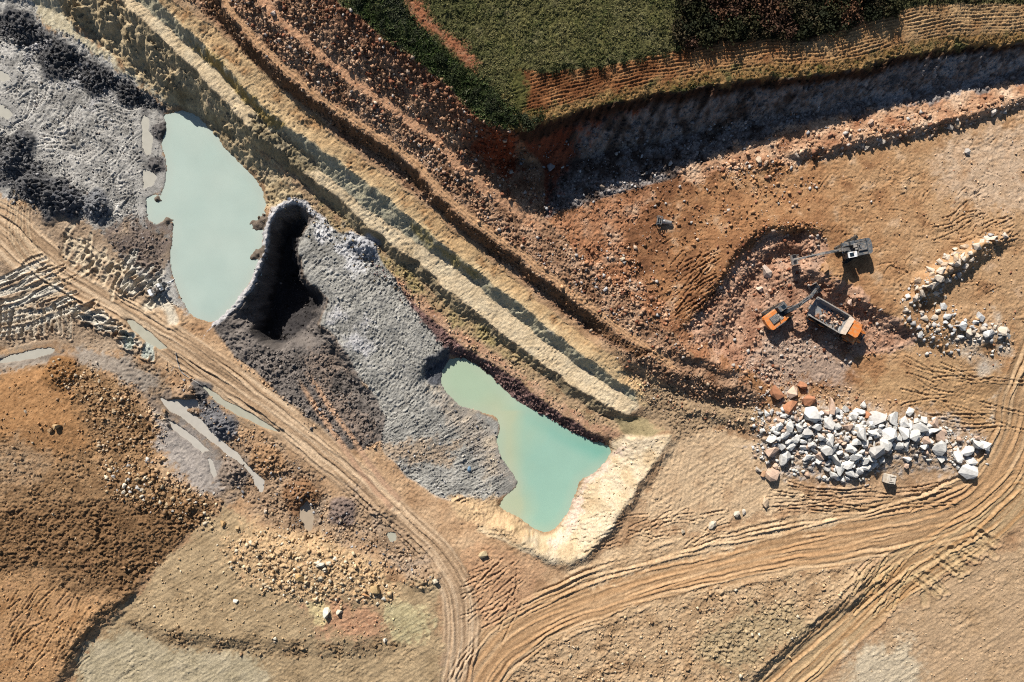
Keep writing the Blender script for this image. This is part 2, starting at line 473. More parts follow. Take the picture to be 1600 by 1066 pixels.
def mask(s, soft=4.0, warp=1.0, fray=None):
    p = pts(s) if isinstance(s, str) else np.asarray(s)
    p = p[:, :2]
    lo, hi = p.min(0), p.max(0)
    r = np.zeros_like(X)
    sl = (U > lo[0] - 40) & (U < hi[0] + 40) & (V > lo[1] - 40) & (V < hi[1] + 40)
    jj = np.where(sl.any(0))[0]
    ii = np.where(sl.any(1))[0]
    if len(jj) == 0 or len(ii) == 0:
        return r
    a = (slice(ii[0], ii[-1] + 1), slice(jj[0], jj[-1] + 1))
    d = samp(sdf(p, True), U[a] + wu[a] * warp, V[a] + wv[a] * warp)
    if fray is None:
        fray = 0 if soft < 4 else min(3.0, soft / 3.5)
    if fray:
        d = d + fray * (9 * n_mid[a] + 7 * n_fin[a] + 3 * (n_grain[a] - .5))
    r[a] = sstep(-soft, soft, d)
    return r


def paint(m, cols, noise=None, rough=None, zone=None):
    """mix colours through a noise, lay them over what is there; set the roughness; claim the zone"""
    cols = [alb(*c) for c in cols]
    if len(cols) == 1:
        c = cols[0]
    else:
        t = np.clip(0.5 + 0.9 * (noise if noise is not None else n_mid), 0, 0.999) * (len(cols) - 1)
        k = t.astype(int)
        f = (t - k)[..., None]
        pal = np.array(cols)
        c = pal[k] * (1 - f) + pal[np.minimum(k + 1, len(cols) - 1)] * f
    C[:] = C * (1 - m[..., None]) + c * m[..., None]
    if rough:
        for A, r in zip((AG, AF, AM, AH), rough):
            A[:] = A * (1 - m) + r * m
    if zone:
        if isinstance(zone, tuple):
            ZONES.append(zone)
            ZONE[m > 0.5] = len(ZONES) - 1
        else:
            ZONE[m > 0.5] = zone


full = np.ones_like(X)
paint(full, [(160, 122, 86), (196, 158, 118), (206, 174, 136)], n_mid * 0.7 + n_big * 0.5, (.02, .10, .10, .08))

# --- right-hand quarry floor
paint(mask('820,250 850,335 900,400 1000,480 1090,560 1200,640 1330,600 1480,650 1600,700 1745,700 1745,100 1240,195 1100,215 900,250'),
      [(140, 94, 60), (174, 124, 80), (188, 142, 96), (196, 156, 112)], n_mid * 0.6 + n_big * 0.35 + np.clip((U - 1250) / 500, -.5, .5), (.03, .10, .10, .10),
      ('quarry_floor', 'wide orange-brown quarry floor below the shaded cliff, around the machines', 'quarry floor'))
paint(mask('850,335 880,330 960,305 1010,300 980,380 1000,440 1060,505 1110,540 1200,640 1090,570 1000,490 900,410', 12),
      [(152, 98, 64), (184, 130, 90), (184, 148, 120)], n_mid, (.05, .2, .2, .22))
paint(np.clip(n_mid * 1.6 + n_fin * .5 - .35, 0, .55) * (ZONE == len(ZONES) - 1), [(212, 184, 154), (204, 170, 136)], n_fin)
paint(np.clip(-n_mid * 1.5 - .4, 0, .5) * (ZONE == len(ZONES) - 1), [(128, 88, 60)])
paint(mask('1470,220 1600,190 1745,180 1745,330 1600,330 1500,320 1460,270', 20), [(196, 160, 122), (210, 180, 148), (190, 150, 110)], n_mid, (.02, .08, .08, .06))

# --- shaded cliff under the plateau
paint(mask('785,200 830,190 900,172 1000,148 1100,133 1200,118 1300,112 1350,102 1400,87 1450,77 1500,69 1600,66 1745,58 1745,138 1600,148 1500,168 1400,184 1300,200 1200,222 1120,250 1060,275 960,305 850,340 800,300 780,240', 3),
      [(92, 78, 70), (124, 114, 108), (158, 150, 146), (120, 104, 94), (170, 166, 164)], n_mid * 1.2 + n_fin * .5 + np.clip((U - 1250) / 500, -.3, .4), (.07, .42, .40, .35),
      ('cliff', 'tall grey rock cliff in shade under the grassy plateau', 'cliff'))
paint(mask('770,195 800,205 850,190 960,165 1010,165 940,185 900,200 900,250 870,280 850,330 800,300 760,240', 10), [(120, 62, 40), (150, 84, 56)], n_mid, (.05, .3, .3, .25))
paint(mask('1060,270 1120,240 1240,200 1300,185 1400,168 1500,148 1600,124 1745,96 1745,135 1600,166 1500,198 1400,222 1300,244 1240,256 1150,268 1060,292', 5),
      [(170, 112, 74), (205, 160, 122), (222, 190, 158)], n_mid, (.05, .16, .12, .25))

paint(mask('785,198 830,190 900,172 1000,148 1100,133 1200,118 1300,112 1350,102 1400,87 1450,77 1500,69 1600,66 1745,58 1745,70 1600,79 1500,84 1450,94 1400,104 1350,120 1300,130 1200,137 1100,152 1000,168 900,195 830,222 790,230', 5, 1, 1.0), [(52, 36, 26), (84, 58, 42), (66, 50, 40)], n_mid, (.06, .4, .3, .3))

# --- hilltop
paint(mask('400,-141 470,-50 525,0 560,30 600,58 640,85 690,125 720,160 750,190 790,206 830,195 900,175 1000,150 1100,135 1200,120 1300,114 1350,103 1400,88 1450,78 1500,70 1600,67 1745,60 1745,-141', 2, 1),
      [(66, 72, 38), (84, 86, 48), (104, 100, 62), (124, 114, 76)], n_mid * 0.7 + n_big * 0.5, (.10, .16, .18, .25),
      ('hilltop', 'dark green grassy hilltop above the quarry rim', 'hilltop'))
paint(mask('760,0 1050,0 1050,60 960,92 850,105 800,108 740,50', 20), [(92, 94, 48), (122, 116, 66), (104, 102, 62), (136, 126, 86)], n_mid, (.07, .14, .12, .2))
paint(mask('560,25 700,130 760,185 800,200 815,180 770,140 745,110 700,75 640,20 600,-10 530,-10', 10), [(38, 50, 26), (52, 64, 32), (66, 74, 44)], n_mid, (.12, .22, .2, .3))
paint(mask('632,-5 655,-5 685,38 722,65 746,92 742,112 722,106 700,75 688,62 664,48 650,30', 6), [(134, 82, 52), (176, 112, 74), (160, 120, 88)], n_fin, (.06, .1, .1, .2))
paint(mask('780,150 830,150 840,185 800,200 770,180', 8), [(84, 78, 36), (120, 96, 52)], n_fin)
PLOUGH = mask('802,108 846,113 900,110 960,100 1010,90 1060,78 1100,62 1200,62 1250,62 1310,47 1400,20 1440,8 1600,5 1745,2 1745,56 1600,63 1500,66 1450,73 1400,83 1350,98 1300,108 1200,114 1100,128 1000,143 900,168 850,182 818,176 802,160', 2, .7)
paint(PLOUGH, [(128, 78, 42), (166, 112, 66), (184, 138, 88), (196, 158, 110)], n_mid * 0.7 + np.clip((U - 1150) / 700, -.4, .5), (.04, .08, .08, .12),
      ('ploughed_strip', 'ploughed orange strip of furrows along the cliff rim', 'field strip'))
paint(mask('800,160 850,172 900,158 1000,132 1100,115 1200,98 1300,96 1400,70 1500,52 1600,50 1745,45 1745,60 1600,68 1500,71 1400,89 1300,114 1200,120 1100,135 1000,150 900,175 850,190 815,196', 5, 1),
      [(112, 104, 52), (150, 112, 62), (168, 130, 78), (104, 100, 58)], n_mid * 1.2, (.06, .16, .1, .2))
paint(mask('800,108 822,108 830,160 815,178 800,165', 5), [(80, 84, 40), (104, 98, 50)], n_fin)
paint(mask('1050,-141 1072,0 1056,20 1072,36 1046,56 1060,70 1075,76 1100,66 1200,62 1250,60 1310,45 1400,15 1420,-141', 6), [(36, 36, 22), (60, 50, 32), (84, 54, 38)], n_mid, (.15, .3, .3, .3))

# --- stony red slopes, strip and track
paint(mask('340,-141 400,-141 470,-50 525,0 600,58 690,125 750,190 800,205 850,262 850,335 900,400 1000,480 1090,560 1200,620 1195,640 1080,622 1000,572 900,505 800,428 700,345 620,280 540,220 450,145 400,98 340,40 290,-10 200,-141', 3),
      [(122, 84, 58), (156, 118, 88), (184, 146, 114), (198, 166, 136)], n_mid * 0.8, (.08, .20, .22, .34),
      ('hillside', 'reddish brown stony hillside stepping down from the grassy hilltop', 'hillside'))
dcr, _, _ = poly_dist(CREST[:11], False)
rust = np.clip(1 - samp(dcr, UW, VW) / 48, 0, 1) * (ZONE == len(ZONES) - 1)
paint(rust * np.clip(.9 + n_mid, 0, 1), [(104, 62, 40), (144, 92, 62)], n_fin, (.06, .3, .35, .3))
paint(mask('735,215 770,205 800,215 810,260 790,280 760,262 735,240', 10), [(124, 54, 26), (158, 80, 44)], n_fin, (.06, .3, .3, .3))


def band(line, w_lo, w_hi, soft=3, zone=None):
    """mask of a ribbon beside a polyline: lateral distance between w_lo and w_hi (px, + = right of travel)"""
    d, s, side = poly_dist(line, False)
    d = d * np.where(side == 0, 1, side)
    dd = samp(d, UW, VW)
    return sstep(w_lo - soft, w_lo + soft, dd) * (1 - sstep(w_hi - soft, w_hi + soft, dd))


strip_m = band(STRIP[:, :2], -3, 13)
paint(strip_m, [(196, 138, 96), (216, 166, 124), (190, 140, 104)], n_fin, (.03, .10, .08, .15),
      ('stony_bench', 'narrow pinkish stony bench halfway up the red hillside', 'bench'))
track_m = band(np.vstack([TRACK[:, :2], [[1045, 566]]]), -6, 7)
TRACK_Z = len(ZONES)
paint(track_m, [(196, 146, 100), (214, 168, 122), (200, 154, 112)], n_fin, (.02, .05, .05, .05),
      ('dirt_track', 'narrow orange dirt track with wheel ruts along the hillside foot', 'track'))
paint(band(TRACK[:, :2], 9, 26), [(100, 74, 52), (142, 104, 72), (120, 96, 76)], n_mid, (.07, .35, .35, .45))

# --- tan benches stepping down to the ponds
A_poly = '180,-141 250,-10 330,40 400,103 450,152 540,228 620,288 700,353 800,437 900,517 960,562 1010,602 1060,640 1010,642 990,614 950,584 870,527 800,468 700,390 650,350 555,273 475,217 410,167 375,132 330,87 290,47 245,2 190,-58 150,-141'
paint(mask(A_poly, 3), [(206, 162, 108), (228, 190, 136), (236, 204, 152), (240, 214, 170)], n_mid * 0.6 + n_big * .4, (.02, .07, .08, .05),
      ('sloping_terrace', 'golden tan scraped terrace directly below the dirt track', 'terrace'))
paint(mask('250,-10 330,40 400,103 450,152 540,228 620,288 700,353 800,437 900,517 960,562 950,572 880,512 790,440 690,366 610,304 530,244 440,172 385,118 310,50 230,-10', 5) * np.clip(.5 + 1.5 * n_mid, 0, 1),
      [(166, 122, 76), (190, 146, 96), (146, 116, 84)], n_fin, (.04, .16, .16, .2))
AB_poly = np.vstack([A_CREST[:, :2], B_UP[::-1, :2]])
paint(mask(AB_poly, 2.5), [(160, 152, 124), (188, 180, 152), (204, 192, 156), (176, 172, 156)], n_mid * .8, (.03, .12, .07, .10),
      ('terrace_face', 'shaded olive grey face between the two tan terraces', 'slope'))
paint(mask('290,60 330,90 400,160 440,190 420,205 350,130 300,85', 6), [(190, 158, 84), (168, 144, 88)], n_fin)
paint(mask('640,352 700,392 745,428 760,446 700,408 650,372', 6), [(180, 160, 96), (166, 152, 108)], n_fin)
B_poly = np.vstack([B_UP[:, :2], B_LOW[::-1, :2] + [-1, 1]])
paint(mask(B_poly, 2.5), [(216, 188, 144), (236, 210, 168), (242, 222, 184)], n_mid * .8, (.02, .08, .07, .05),
      ('bright_terrace', 'long pale cream terrace between the olive face and the lower ledge', 'terrace'))
BC_poly = np.vstack([B_LOW[2:, :2] + [-1, 1], [[1000, 660], [1012, 686]], C_UP[::-1, :2], [[300, 170], [220, 80], [150, 20]]])
paint(mask(BC_poly, 3), [(142, 124, 96), (176, 156, 120), (192, 172, 132)], n_mid, (.04, .16, .36, .18),
      ('ledge_face', 'dark furrowed face below the cream terrace', 'slope'))
C_poly = np.vstack([C_UP[2:, :2], [[985, 690]], C_EDGE[::-1, :2], [[520, 372], [480, 330], [440, 290], [415, 270]]])
paint(mask(C_poly, 4), [(150, 124, 88), (178, 150, 112), (190, 158, 122), (162, 142, 104)], n_mid, (.04, .20, .16, .22),
      ('lower_ledge', 'lumpy olive brown ledge above the green pond', 'ledge'))
paint(mask('600,422 612,418 660,462 700,500 750,535 800,575 870,628 930,662 985,686 945,684 900,660 840,614 800,584 750,552 705,526 660,488 620,450', 4),
      [(176, 126, 96), (196, 152, 118), (206, 170, 136)], n_mid, (.02, .06, .05, .06))
paint(mask('500,312 530,338 562,364 600,392 640,425 690,470 750,512 800,548 830,575 790,562 740,525 690,492 640,448 590,412 545,392 505,345', 6) * np.clip(.6 + 1.6 * n_mid, 0, 1),
      [(142, 124, 72), (176, 156, 104), (130, 118, 90)], n_fin, (.06, .32, .2, .35))
paint(mask('960,655 1000,652 1045,670 1012,686 975,682', 3), [(150, 134, 96), (170, 152, 112)], n_mid, (.02, .05, .05, .05))

BR_ = mask('388,176 420,192 452,216 486,244 500,262 476,274 448,262 418,240 392,212', 5, 1.4)
paint(BR_, [(132, 118, 92), (168, 150, 114), (150, 140, 120)], n_mid, (.05, .3, .5, .25))
C[:] = C * (1 - (.18 * np.clip(n_mid, 0, 1) * (ZONE == len(ZONES) - 3))[..., None])
# broken ground at the upper left
paint(mask('45,-141 40,0 70,45 130,50 200,110 262,165 290,175 345,225 400,275 425,330 470,320 500,340 520,370 480,320 430,262 390,215 350,170 300,125 250,80 210,30 180,0 140,-50 60,-141', 5),
      [(150, 128, 94), (182, 160, 122), (204, 182, 142), (170, 150, 120)], n_mid, (.05, .2, .62, .2),
      ('broken_ground', 'broken yellowish ground with slumped lumps above the pale pond', 'ground'))
paint(mask('42,-20 75,-10 95,20 120,45 155,75 190,100 235,140 262,160 245,158 205,132 180,112 140,85 100,50 70,42 50,20', 4), [(206, 190, 154), (226, 212, 178)], n_fin, (.02, .06, .06, .05))

# scarp over the green pond
paint(mask('560,398 600,424 645,470 680,502 705,528 735,548 770,568 800,588 838,617 870,643 905,664 945,685 950,700 890,680 860,660 830,645 800,628 770,596 745,576 725,565 700,556 680,540 640,490 600,440', 3),
      [(84, 66, 62), (120, 92, 86), (150, 116, 108)], n_mid, (.07, .3, .2, .4),
      ('pond_scarp', 'dark purplish scarp dropping to the green pond', 'scarp'))
paint(mask('770,600 800,618 850,650 890,678 860,660 800,632', 4), [(172, 136, 126), (140, 112, 106)], n_fin, (.06, .2, .1, .3))

# --- grey clay shelf
SHELF = mask('478,322 500,335 530,362 575,370 590,398 625,450 660,500 690,540 700,556 690,590 705,620 740,640 782,660 776,690 788,718 815,752 800,768 770,780 730,790 690,780 640,750 600,705 590,650 575,602 560,590 545,562 530,538 498,506 512,468 476,436 470,406 458,380 480,352', 2.5, .8)
paint(SHELF, [(142, 139, 132), (164, 161, 153), (188, 184, 174), (156, 150, 140)], n_mid * .7 + n_big * .4, (.06, .10, .08, .13),
      ('clay_shelf', 'grey ridged clay shelf between the two ponds', 'shelf'))
SHELF_Z = len(ZONES) - 1
paint(mask('500,345 560,370 590,400 560,430 520,400 480,385', 12) * np.clip(.5 + 2 * n_mid, 0, 1), [(206, 204, 204), (220, 218, 216)], n_fin)
paint(mask('505,480 560,500 590,540 570,560 530,520', 14) * np.clip(.5 + 2 * n_mid, 0, 1), [(206, 204, 204), (196, 192, 190)], n_fin)
paint(mask('690,600 760,660 780,700 810,755 760,740 700,660 680,630', 12), [(184, 170, 150), (170, 160, 148), (204, 186, 160)], n_mid)
paint(mask('600,700 660,690 720,690 700,720 640,730', 10), [(196, 170, 140), (170, 152, 132)], n_fin)
paint(mask('540,365 575,372 585,392 590,408 565,405 548,388', 4), [(150, 152, 158), (120, 122, 130)], n_fin, (.05, .3, .3, .3))
paint(mask('668,556 700,545 705,560 692,582 688,600 672,602 664,580', 3), [(96, 98, 104), (110, 112, 118)], n_fin, (.02, .08, .05, .05))  # cove under the shelf edge: its shade painted in as dark grey

# --- shaft, rim and dark rubble
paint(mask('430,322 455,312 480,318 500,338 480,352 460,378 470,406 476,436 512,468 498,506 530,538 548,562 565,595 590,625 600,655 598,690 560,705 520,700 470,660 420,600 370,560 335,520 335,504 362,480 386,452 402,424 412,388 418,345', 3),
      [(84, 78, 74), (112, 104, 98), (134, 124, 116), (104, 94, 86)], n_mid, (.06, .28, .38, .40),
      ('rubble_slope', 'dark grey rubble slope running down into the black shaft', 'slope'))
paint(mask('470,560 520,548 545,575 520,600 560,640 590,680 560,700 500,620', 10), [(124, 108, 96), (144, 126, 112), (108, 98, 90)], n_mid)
paint(mask('448,345 478,345 470,370 458,385 468,410 476,438 505,466 496,500 470,520 440,535 405,535 395,515 420,480 432,430 436,380', 6), [(52, 49, 50), (72, 68, 67)], n_mid, (.06, .3, .4, .35))  # shaft floor darkened in colour to stand in for deep shade
paint(band(RIM[:, :2], -4, 5, 2), [(186, 184, 186), (214, 210, 208), (160, 158, 160)], n_fin, (.05, .2, .05, .3),
      ('shaft_rim', 'whitish crusted rim between the pale pond and the black shaft', 'rim'))

# --- pale embankment round the green pond
paint(mask('955,690 985,680 1010,684 1052,678 1048,690 1036,706 1014,738 994,768 956,830 925,865 890,886 850,880 815,858 775,842 745,830 760,800 790,800 815,815 835,832 850,838 872,828 890,802 898,778 908,754 928,742 948,722 958,706', 3),
      [(198, 168, 128), (214, 188, 148), (220, 200, 168), (206, 182, 146)], n_mid * .8, (.04, .18, .14, .22),
      ('pond_embankment', 'pale cream embankment curving round the green pond', 'embankment'))
paint(mask('960,705 975,700 940,745 915,765 910,800 895,830 870,860 850,850 880,830 898,780 910,755', 5), [(224, 206, 184), (218, 186, 164)], n_fin, (.03, .12, .1, .12))
paint(mask('700,775 770,780 800,800 830,835 800,850 760,830 720,810', 6), [(196, 160, 118), (220, 186, 140), (176, 146, 112)], n_fin, (.05, .2, .15, .22))

# --- lower flat
paint(mask('1048,690 1110,670 1190,690 1240,760 1300,790 1180,800 1110,830 1060,830 1010,800 1000,780 1024,748', 5), [(200, 164, 124), (214, 182, 142), (206, 176, 138)], n_mid, (.015, .05, .05, .03),
      ('lower_yard', 'flat tan yard with fine track marks beside the pale embankment', 'yard'))
paint(mask('1000,590 1050,605 1080,625 1200,642 1195,672 1110,668 1060,690 1040,672 1000,650 1010,630', 4), [(150, 124, 94), (178, 150, 116), (164, 136, 102)], n_mid, (.06, .22, .16, .35))

# --- hollow with the machines
paint(mask('1070,512 1110,465 1150,410 1170,388 1205,366 1250,362 1285,374 1300,395 1275,420 1335,450 1350,470 1410,505 1440,525 1400,545 1330,560 1260,560 1200,600 1130,560', 4),
      [(150, 104, 78), (180, 134, 104), (200, 158, 128), (176, 144, 122)], n_mid, (.05, .20, .18, .35),
      ('excavation_hollow', 'stony reddish hollow dug out around the orange machines', 'hollow'))
paint(mask('1195,530 1260,530 1330,560 1330,600 1230,600 1180,580', 16), [(176, 148, 126), (192, 164, 142)], n_mid)
paint(mask('1340,600 1440,560 1560,570 1600,600 1600,700 1545,690 1480,650 1400,640', 14), [(186, 144, 98), (204, 164, 116)], n_mid, (.02, .06, .06, .05))
paint(mask('1490,520 1560,500 1585,560 1560,600 1520,580', 16) * np.clip(.4 + 2 * n_mid, 0, 1), [(206, 190, 172), (196, 176, 150)], n_fin)
paint(mask('1580,560 1600,560 1600,640 1560,660 1570,600', 12) * np.clip(.4 + 2 * n_mid, 0, 1), [(216, 200, 178)], n_fin)
paint(mask('1230,620 1330,640 1480,650 1545,690 1530,750 1400,730 1300,750 1200,740 1180,690', 14), [(168, 136, 104), (196, 170, 142), (186, 176, 168)], n_fin, (.05, .16, .1, .3))

# --- haul roads
HAUL = smooth_line(pts('1640,540 1606,620 1592,680 1562,738 1508,786 1440,812 1350,832 1250,850 1150,872 1050,896 960,922 880,952 810,990 760,1040 725,1110 705,1200'))
SIDE = smooth_line(pts('1590,770 1540,815 1480,852 1420,890 1370,928 1310,985 1250,1040 1200,1090 1120,1200'))
ACCESS = smooth_line(pts('-140,300 -60,330 0,352 40,390 90,432 160,472 230,512 300,556 370,603 440,655 510,712 575,768 635,822 685,872 715,925 722,985 714,1050 700,1130'))
BRANCH = smooth_line(pts('455,560 480,600 510,645 545,695 580,745 620,790'))


def road_coords(line):
    d, s, side = poly_dist(line, False)
    ds = d * np.where(side == 0, 1, side)
    return samp(ds, U + wu * .35, V + wv * .35), samp(s, U, V)


RD = {}
for key, line, half, cols, zone in (
    ('haul', HAUL, 44, [(182, 144, 102), (202, 164, 120), (210, 176, 134)], ('haul_road', 'wide sandy haul road with wheel ruts sweeping round the boulder pile', 'road')),
    ('side', SIDE, 36, [(186, 144, 96), (204, 166, 120), (196, 164, 120)], ('side_road', 'narrower rutted road forking off the haul road below', 'road')),
    ('access', ACCESS, 31, [(168, 138, 106), (198, 166, 130), (216, 186, 150)], ('access_track', 'tan rutted access track running diagonally past the ponds', 'track')),
):
    d, s = road_coords(line)
    half_s = half * (1 + .10 * pn(s / 60, s * 0, 51))
    if key == 'access':
        half_s = half_s * (1.25 - 0.35 * sstep(100, 500, s))
    m = 1 - sstep(half_s - 4, half_s + 4, np.abs(d))
    RD[key] = (d, s, m, half_s)
    paint(m, cols, pn(d / 6, s / 160, 52) * 1.3 + pn(d / 2.5, s / 90, 55) * .5 + n_fin * .3, (.012, .03, .04, .0), zone)

# worn centre of the haul road
d, s, m, _ = RD['haul']
for d0, w in ((-2, 8), (14, 7), (-20, 7)):
    b = m * np.exp(-((d - d0 - 5 * pn(s / 90, s * 0 + d0, 53)) / w) ** 2) * .75
    paint(b, [(190, 146, 100), (200, 156, 108)], n_fin, (.008, .012, .02, 0))

# --- lower left
SPOIL = mask('-150,570 0,570 60,565 100,560 150,570 200,610 240,660 262,700 230,720 260,760 330,780 350,785 300,835 230,905 190,945 140,985 90,1066 70,1200 -150,1200', 6)
paint(SPOIL, [(118, 88, 58), (146, 112, 76), (168, 132, 92), (160, 128, 96)], n_mid * .8, (.05, .2, .22, .35),
      ('spoil_mound', 'large brown earth spoil mound beside the pale stream', 'mound'))
paint(mask('0,585 60,572 110,600 130,650 140,700 60,720 0,690 -100,690 -100,590', 14), [(164, 118, 72), (182, 136, 88)], n_fin, (.03, .07, .08, .12))
paint(mask('-150,800 0,800 150,790 280,790 340,790 260,870 190,930 120,900 60,880 0,890 -150,900', 14), [(114, 84, 54), (142, 108, 72), (126, 94, 64)], n_mid, (.08, .4, .35, .5))
paint(mask('-150,905 0,905 60,900 130,940 160,950 100,1010 80,1066 60,1200 -150,1200', 12), [(168, 122, 76), (192, 148, 100), (180, 138, 96)], n_mid, (.03, .12, .08, .15))
paint(mask('-20,700 40,690 80,710 60,760 0,770', 14), [(176, 148, 116), (168, 132, 94)], n_fin)
paint(mask('150,570 210,600 250,650 262,690 330,780 345,800 400,760 412,720 360,680 310,640 270,610 240,570 200,550', 5),
      [(140, 116, 92), (168, 142, 114), (150, 132, 116), (186, 158, 128)], n_mid, (.06, .24, .2, .4),
      ('muddy_ground', 'mixed brown and grey muddy ground between mound and access track', 'ground'))
paint(mask('240,650 290,660 330,700 350,730 340,760 310,770 280,745 250,700', 8), [(164, 154, 146), (184, 172, 160)], n_fin, (.02, .08, .1, .08))
paint(mask('300,625 345,635 370,665 360,690 330,680 305,655', 6), [(110, 108, 110), (140, 138, 138)], n_fin, (.06, .25, .15, .4))
paint(mask('345,690 420,690 500,740 520,790 500,830 460,850 400,820 380,770', 8), [(138, 112, 86), (168, 138, 108), (186, 156, 124)], n_mid, (.07, .3, .25, .45))
paint(mask('480,790 560,770 640,830 680,880 690,900 660,920 600,870 520,850 490,830', 8), [(152, 124, 96), (180, 150, 118), (164, 144, 124)], n_mid, (.07, .28, .2, .4))
paint(mask('195,950 230,905 300,835 350,790 400,825 460,840 500,840 560,870 620,910 680,905 688,960 690,1066 690,1200 100,1200 110,1066 130,1024 160,985', 5),
      [(158, 132, 96), (180, 154, 116), (192, 166, 126)], n_mid * .7 + n_big * .3, (.02, .08, .08, .10),
      ('sandy_slope', 'sandy tan slope with scattered stones beside the access track', 'slope'))
paint(mask('350,850 400,820 470,830 540,860 600,890 625,930 600,950 520,940 430,930 370,900', 14), [(196, 158, 114), (212, 178, 132), (186, 148, 108)], n_fin, (.05, .25, .22, .35))
paint(mask('480,950 540,940 600,955 620,985 560,1000 500,990', 14), [(186, 136, 100), (200, 156, 118)], n_fin)
paint(mask('600,940 650,950 680,970 660,1000 620,1000 600,975', 10), [(186, 170, 124), (200, 184, 140)], n_fin, (.02, .06, .08, .05))
paint(mask('130,1010 200,980 270,1010 400,1020 420,1066 420,1200 90,1200', 8), [(178, 162, 128), (196, 180, 148)], n_mid, (.015, .05, .05, .03))
paint(mask('195,958 260,985 330,990 400,998 500,1006 600,998 620,1010 600,1026 500,1030 400,1022 330,1014 260,1010 200,985', 5) * np.clip(.35 + 2 * n_mid, 0, 1), [(136, 110, 78), (162, 134, 98)], n_fin, (.07, .35, .25, .4))
paint(mask('482,942 500,940 515,955 510,972 492,976 483,962', 4), [(222, 200, 150), (206, 184, 130)], n_fin)

# --- tongue between the roads, field at the lower right
paint(mask('840,1010 900,985 960,962 1060,930 1180,908 1290,888 1340,888 1350,905 1345,935 1305,958 1262,992 1208,1042 1170,1075 1060,1200 760,1200 770,1090', 5),
      [(162, 130, 94), (190, 156, 116), (204, 172, 132), (182, 152, 114)], n_mid, (.04, .18, .14, .30),
      ('rough_tongue', 'rough stony tongue of ground between the two roads', 'ground'))
paint(mask('1100,985 1160,955 1250,950 1262,980 1200,1030 1150,1060 1090,1030', 12), [(196, 172, 132), (164, 140, 104)], n_fin, (.06, .25, .2, .4))
paint(mask('1745,800 1600,850 1520,880 1430,930 1380,985 1330,1030 1270,1080 1200,1200 1745,1200', 6),
      [(178, 144, 104), (196, 164, 126), (188, 156, 120)], n_mid * .6 + n_big * .6, (.02, .06, .07, .06),
      ('sandy_field', 'smooth sandy ground below the lowest road fork', 'ground'))
paint(mask('1330,1020 1420,1000 1440,1066 1330,1120', 18), [(204, 186, 156)], None)
paint(mask('880,890 930,872 1000,830 1060,835 1110,840 1180,815 1300,800 1320,815 1200,842 1100,868 1000,892 900,925', 6), [(196, 160, 118), (212, 178, 136), (220, 190, 150)], n_mid, (.03, .10, .08, .12))
paint(mask('720,870 760,850 800,860 850,890 840,920 800,960 760,980 735,930', 6), [(186, 142, 104), (200, 160, 120)], n_mid, (.03, .12, .1, .15))

# --- grey mud on the left
MUD = mask('-150,-141 30,-141 45,0 70,40 110,60 190,110 255,165 258,205 250,225 262,262 254,305 232,312 232,345 272,350 270,400 268,425 285,460 292,485 255,470 215,435 170,400 130,360 90,320 30,310 -150,280', 4)
paint(MUD, [(138, 134, 128), (174, 170, 163), (206, 201, 192), (164, 158, 151)], n_mid * .9, (.05, .09, .08, .12),
      ('mud_flat', 'dark grey churned mud flat beside the pale pond', 'mud flat'))
paint(mask('-20,20 40,25 110,75 190,125 262,165 258,178 200,158 120,118 50,75 -20,50', 5), [(88, 87, 88), (114, 112, 111)], n_fin, (.08, .35, .25, .45))
paint(mask('-20,220 30,215 55,250 100,290 125,310 110,335 60,330 20,300 -20,290', 6), [(94, 93, 94), (118, 116, 115)], n_fin, (.08, .3, .2, .4))
paint(mask('60,60 110,95 190,150 150,165 90,120 40,90', 10) * np.clip(.4 + 2 * n_mid, 0, 1), [(190, 188, 190), (176, 172, 172)], n_fin)
paint(mask('150,350 232,345 272,352 270,400 250,420 215,430 180,405 150,385', 10), [(150, 128, 106), (134, 118, 108), (168, 146, 122)], n_mid, (.06, .2, .14, .3))
RUT = mask('-150,330 0,355 40,400 90,440 180,490 250,530 240,560 180,550 100,540 0,545 -150,545', 5)
RUT2 = mask('20,320 100,325 140,350 180,385 210,430 250,470 240,500 180,462 110,420 60,380', 5)
for mm, nm in ((RUT, ('rutted_mud', 'pale rutted mud below the access track', 'mud')), (RUT2, ('churned_mud', 'tan mud with short wheel tracks above the access track', 'mud'))):
    paint(mm * (1 - RD['access'][2]), [(140, 116, 92), (176, 150, 122), (190, 166, 138)], n_mid, (.04, .12, .08, .12), nm)
paint(mask('-150,560 0,556 60,548 130,545 200,560 250,600 230,610 160,575 90,565 0,580 -150,585', 5), [(146, 132, 118), (172, 158, 142)], n_fin, (.03, .1, .1, .15))

# ---- second height layer: lumps
patch = np.clip(1 + 1.5 * fbm(X / 7, Y / 7, 3, 60), .35, 2.4)          # rough here, smoother there
road_m = np.maximum(np.maximum(RD['haul'][2], RD['side'][2]), RD['access'][2])
AF2 = np.maximum(AF, .09 * (1 - road_m)) * patch
Z += AM * patch * 2.2 * (billow(X / 2.6, Y / 2.6, 3, 61) - .35)
Z += AF2 * 2.6 * (billow(X / 0.95, Y / 0.95, 3, 71) - .35)
Z -= .22 * (1 - road_m) * np.clip(.13 - np.abs(pn(X / 2.3 + .6 * pn(X / .9, Y / .9, 63), Y / 2.3 + .6 * pn(X / .9, Y / .9, 64), 62)), 0, 1) / .13 * np.clip(patch - .8, 0, 1)
n_peb = pn(X / .37, Y / .37, 75)
Z += (AG * 3.2 + .02) * (n_grain - .5) + (.022 + .8 * AG) * n_peb
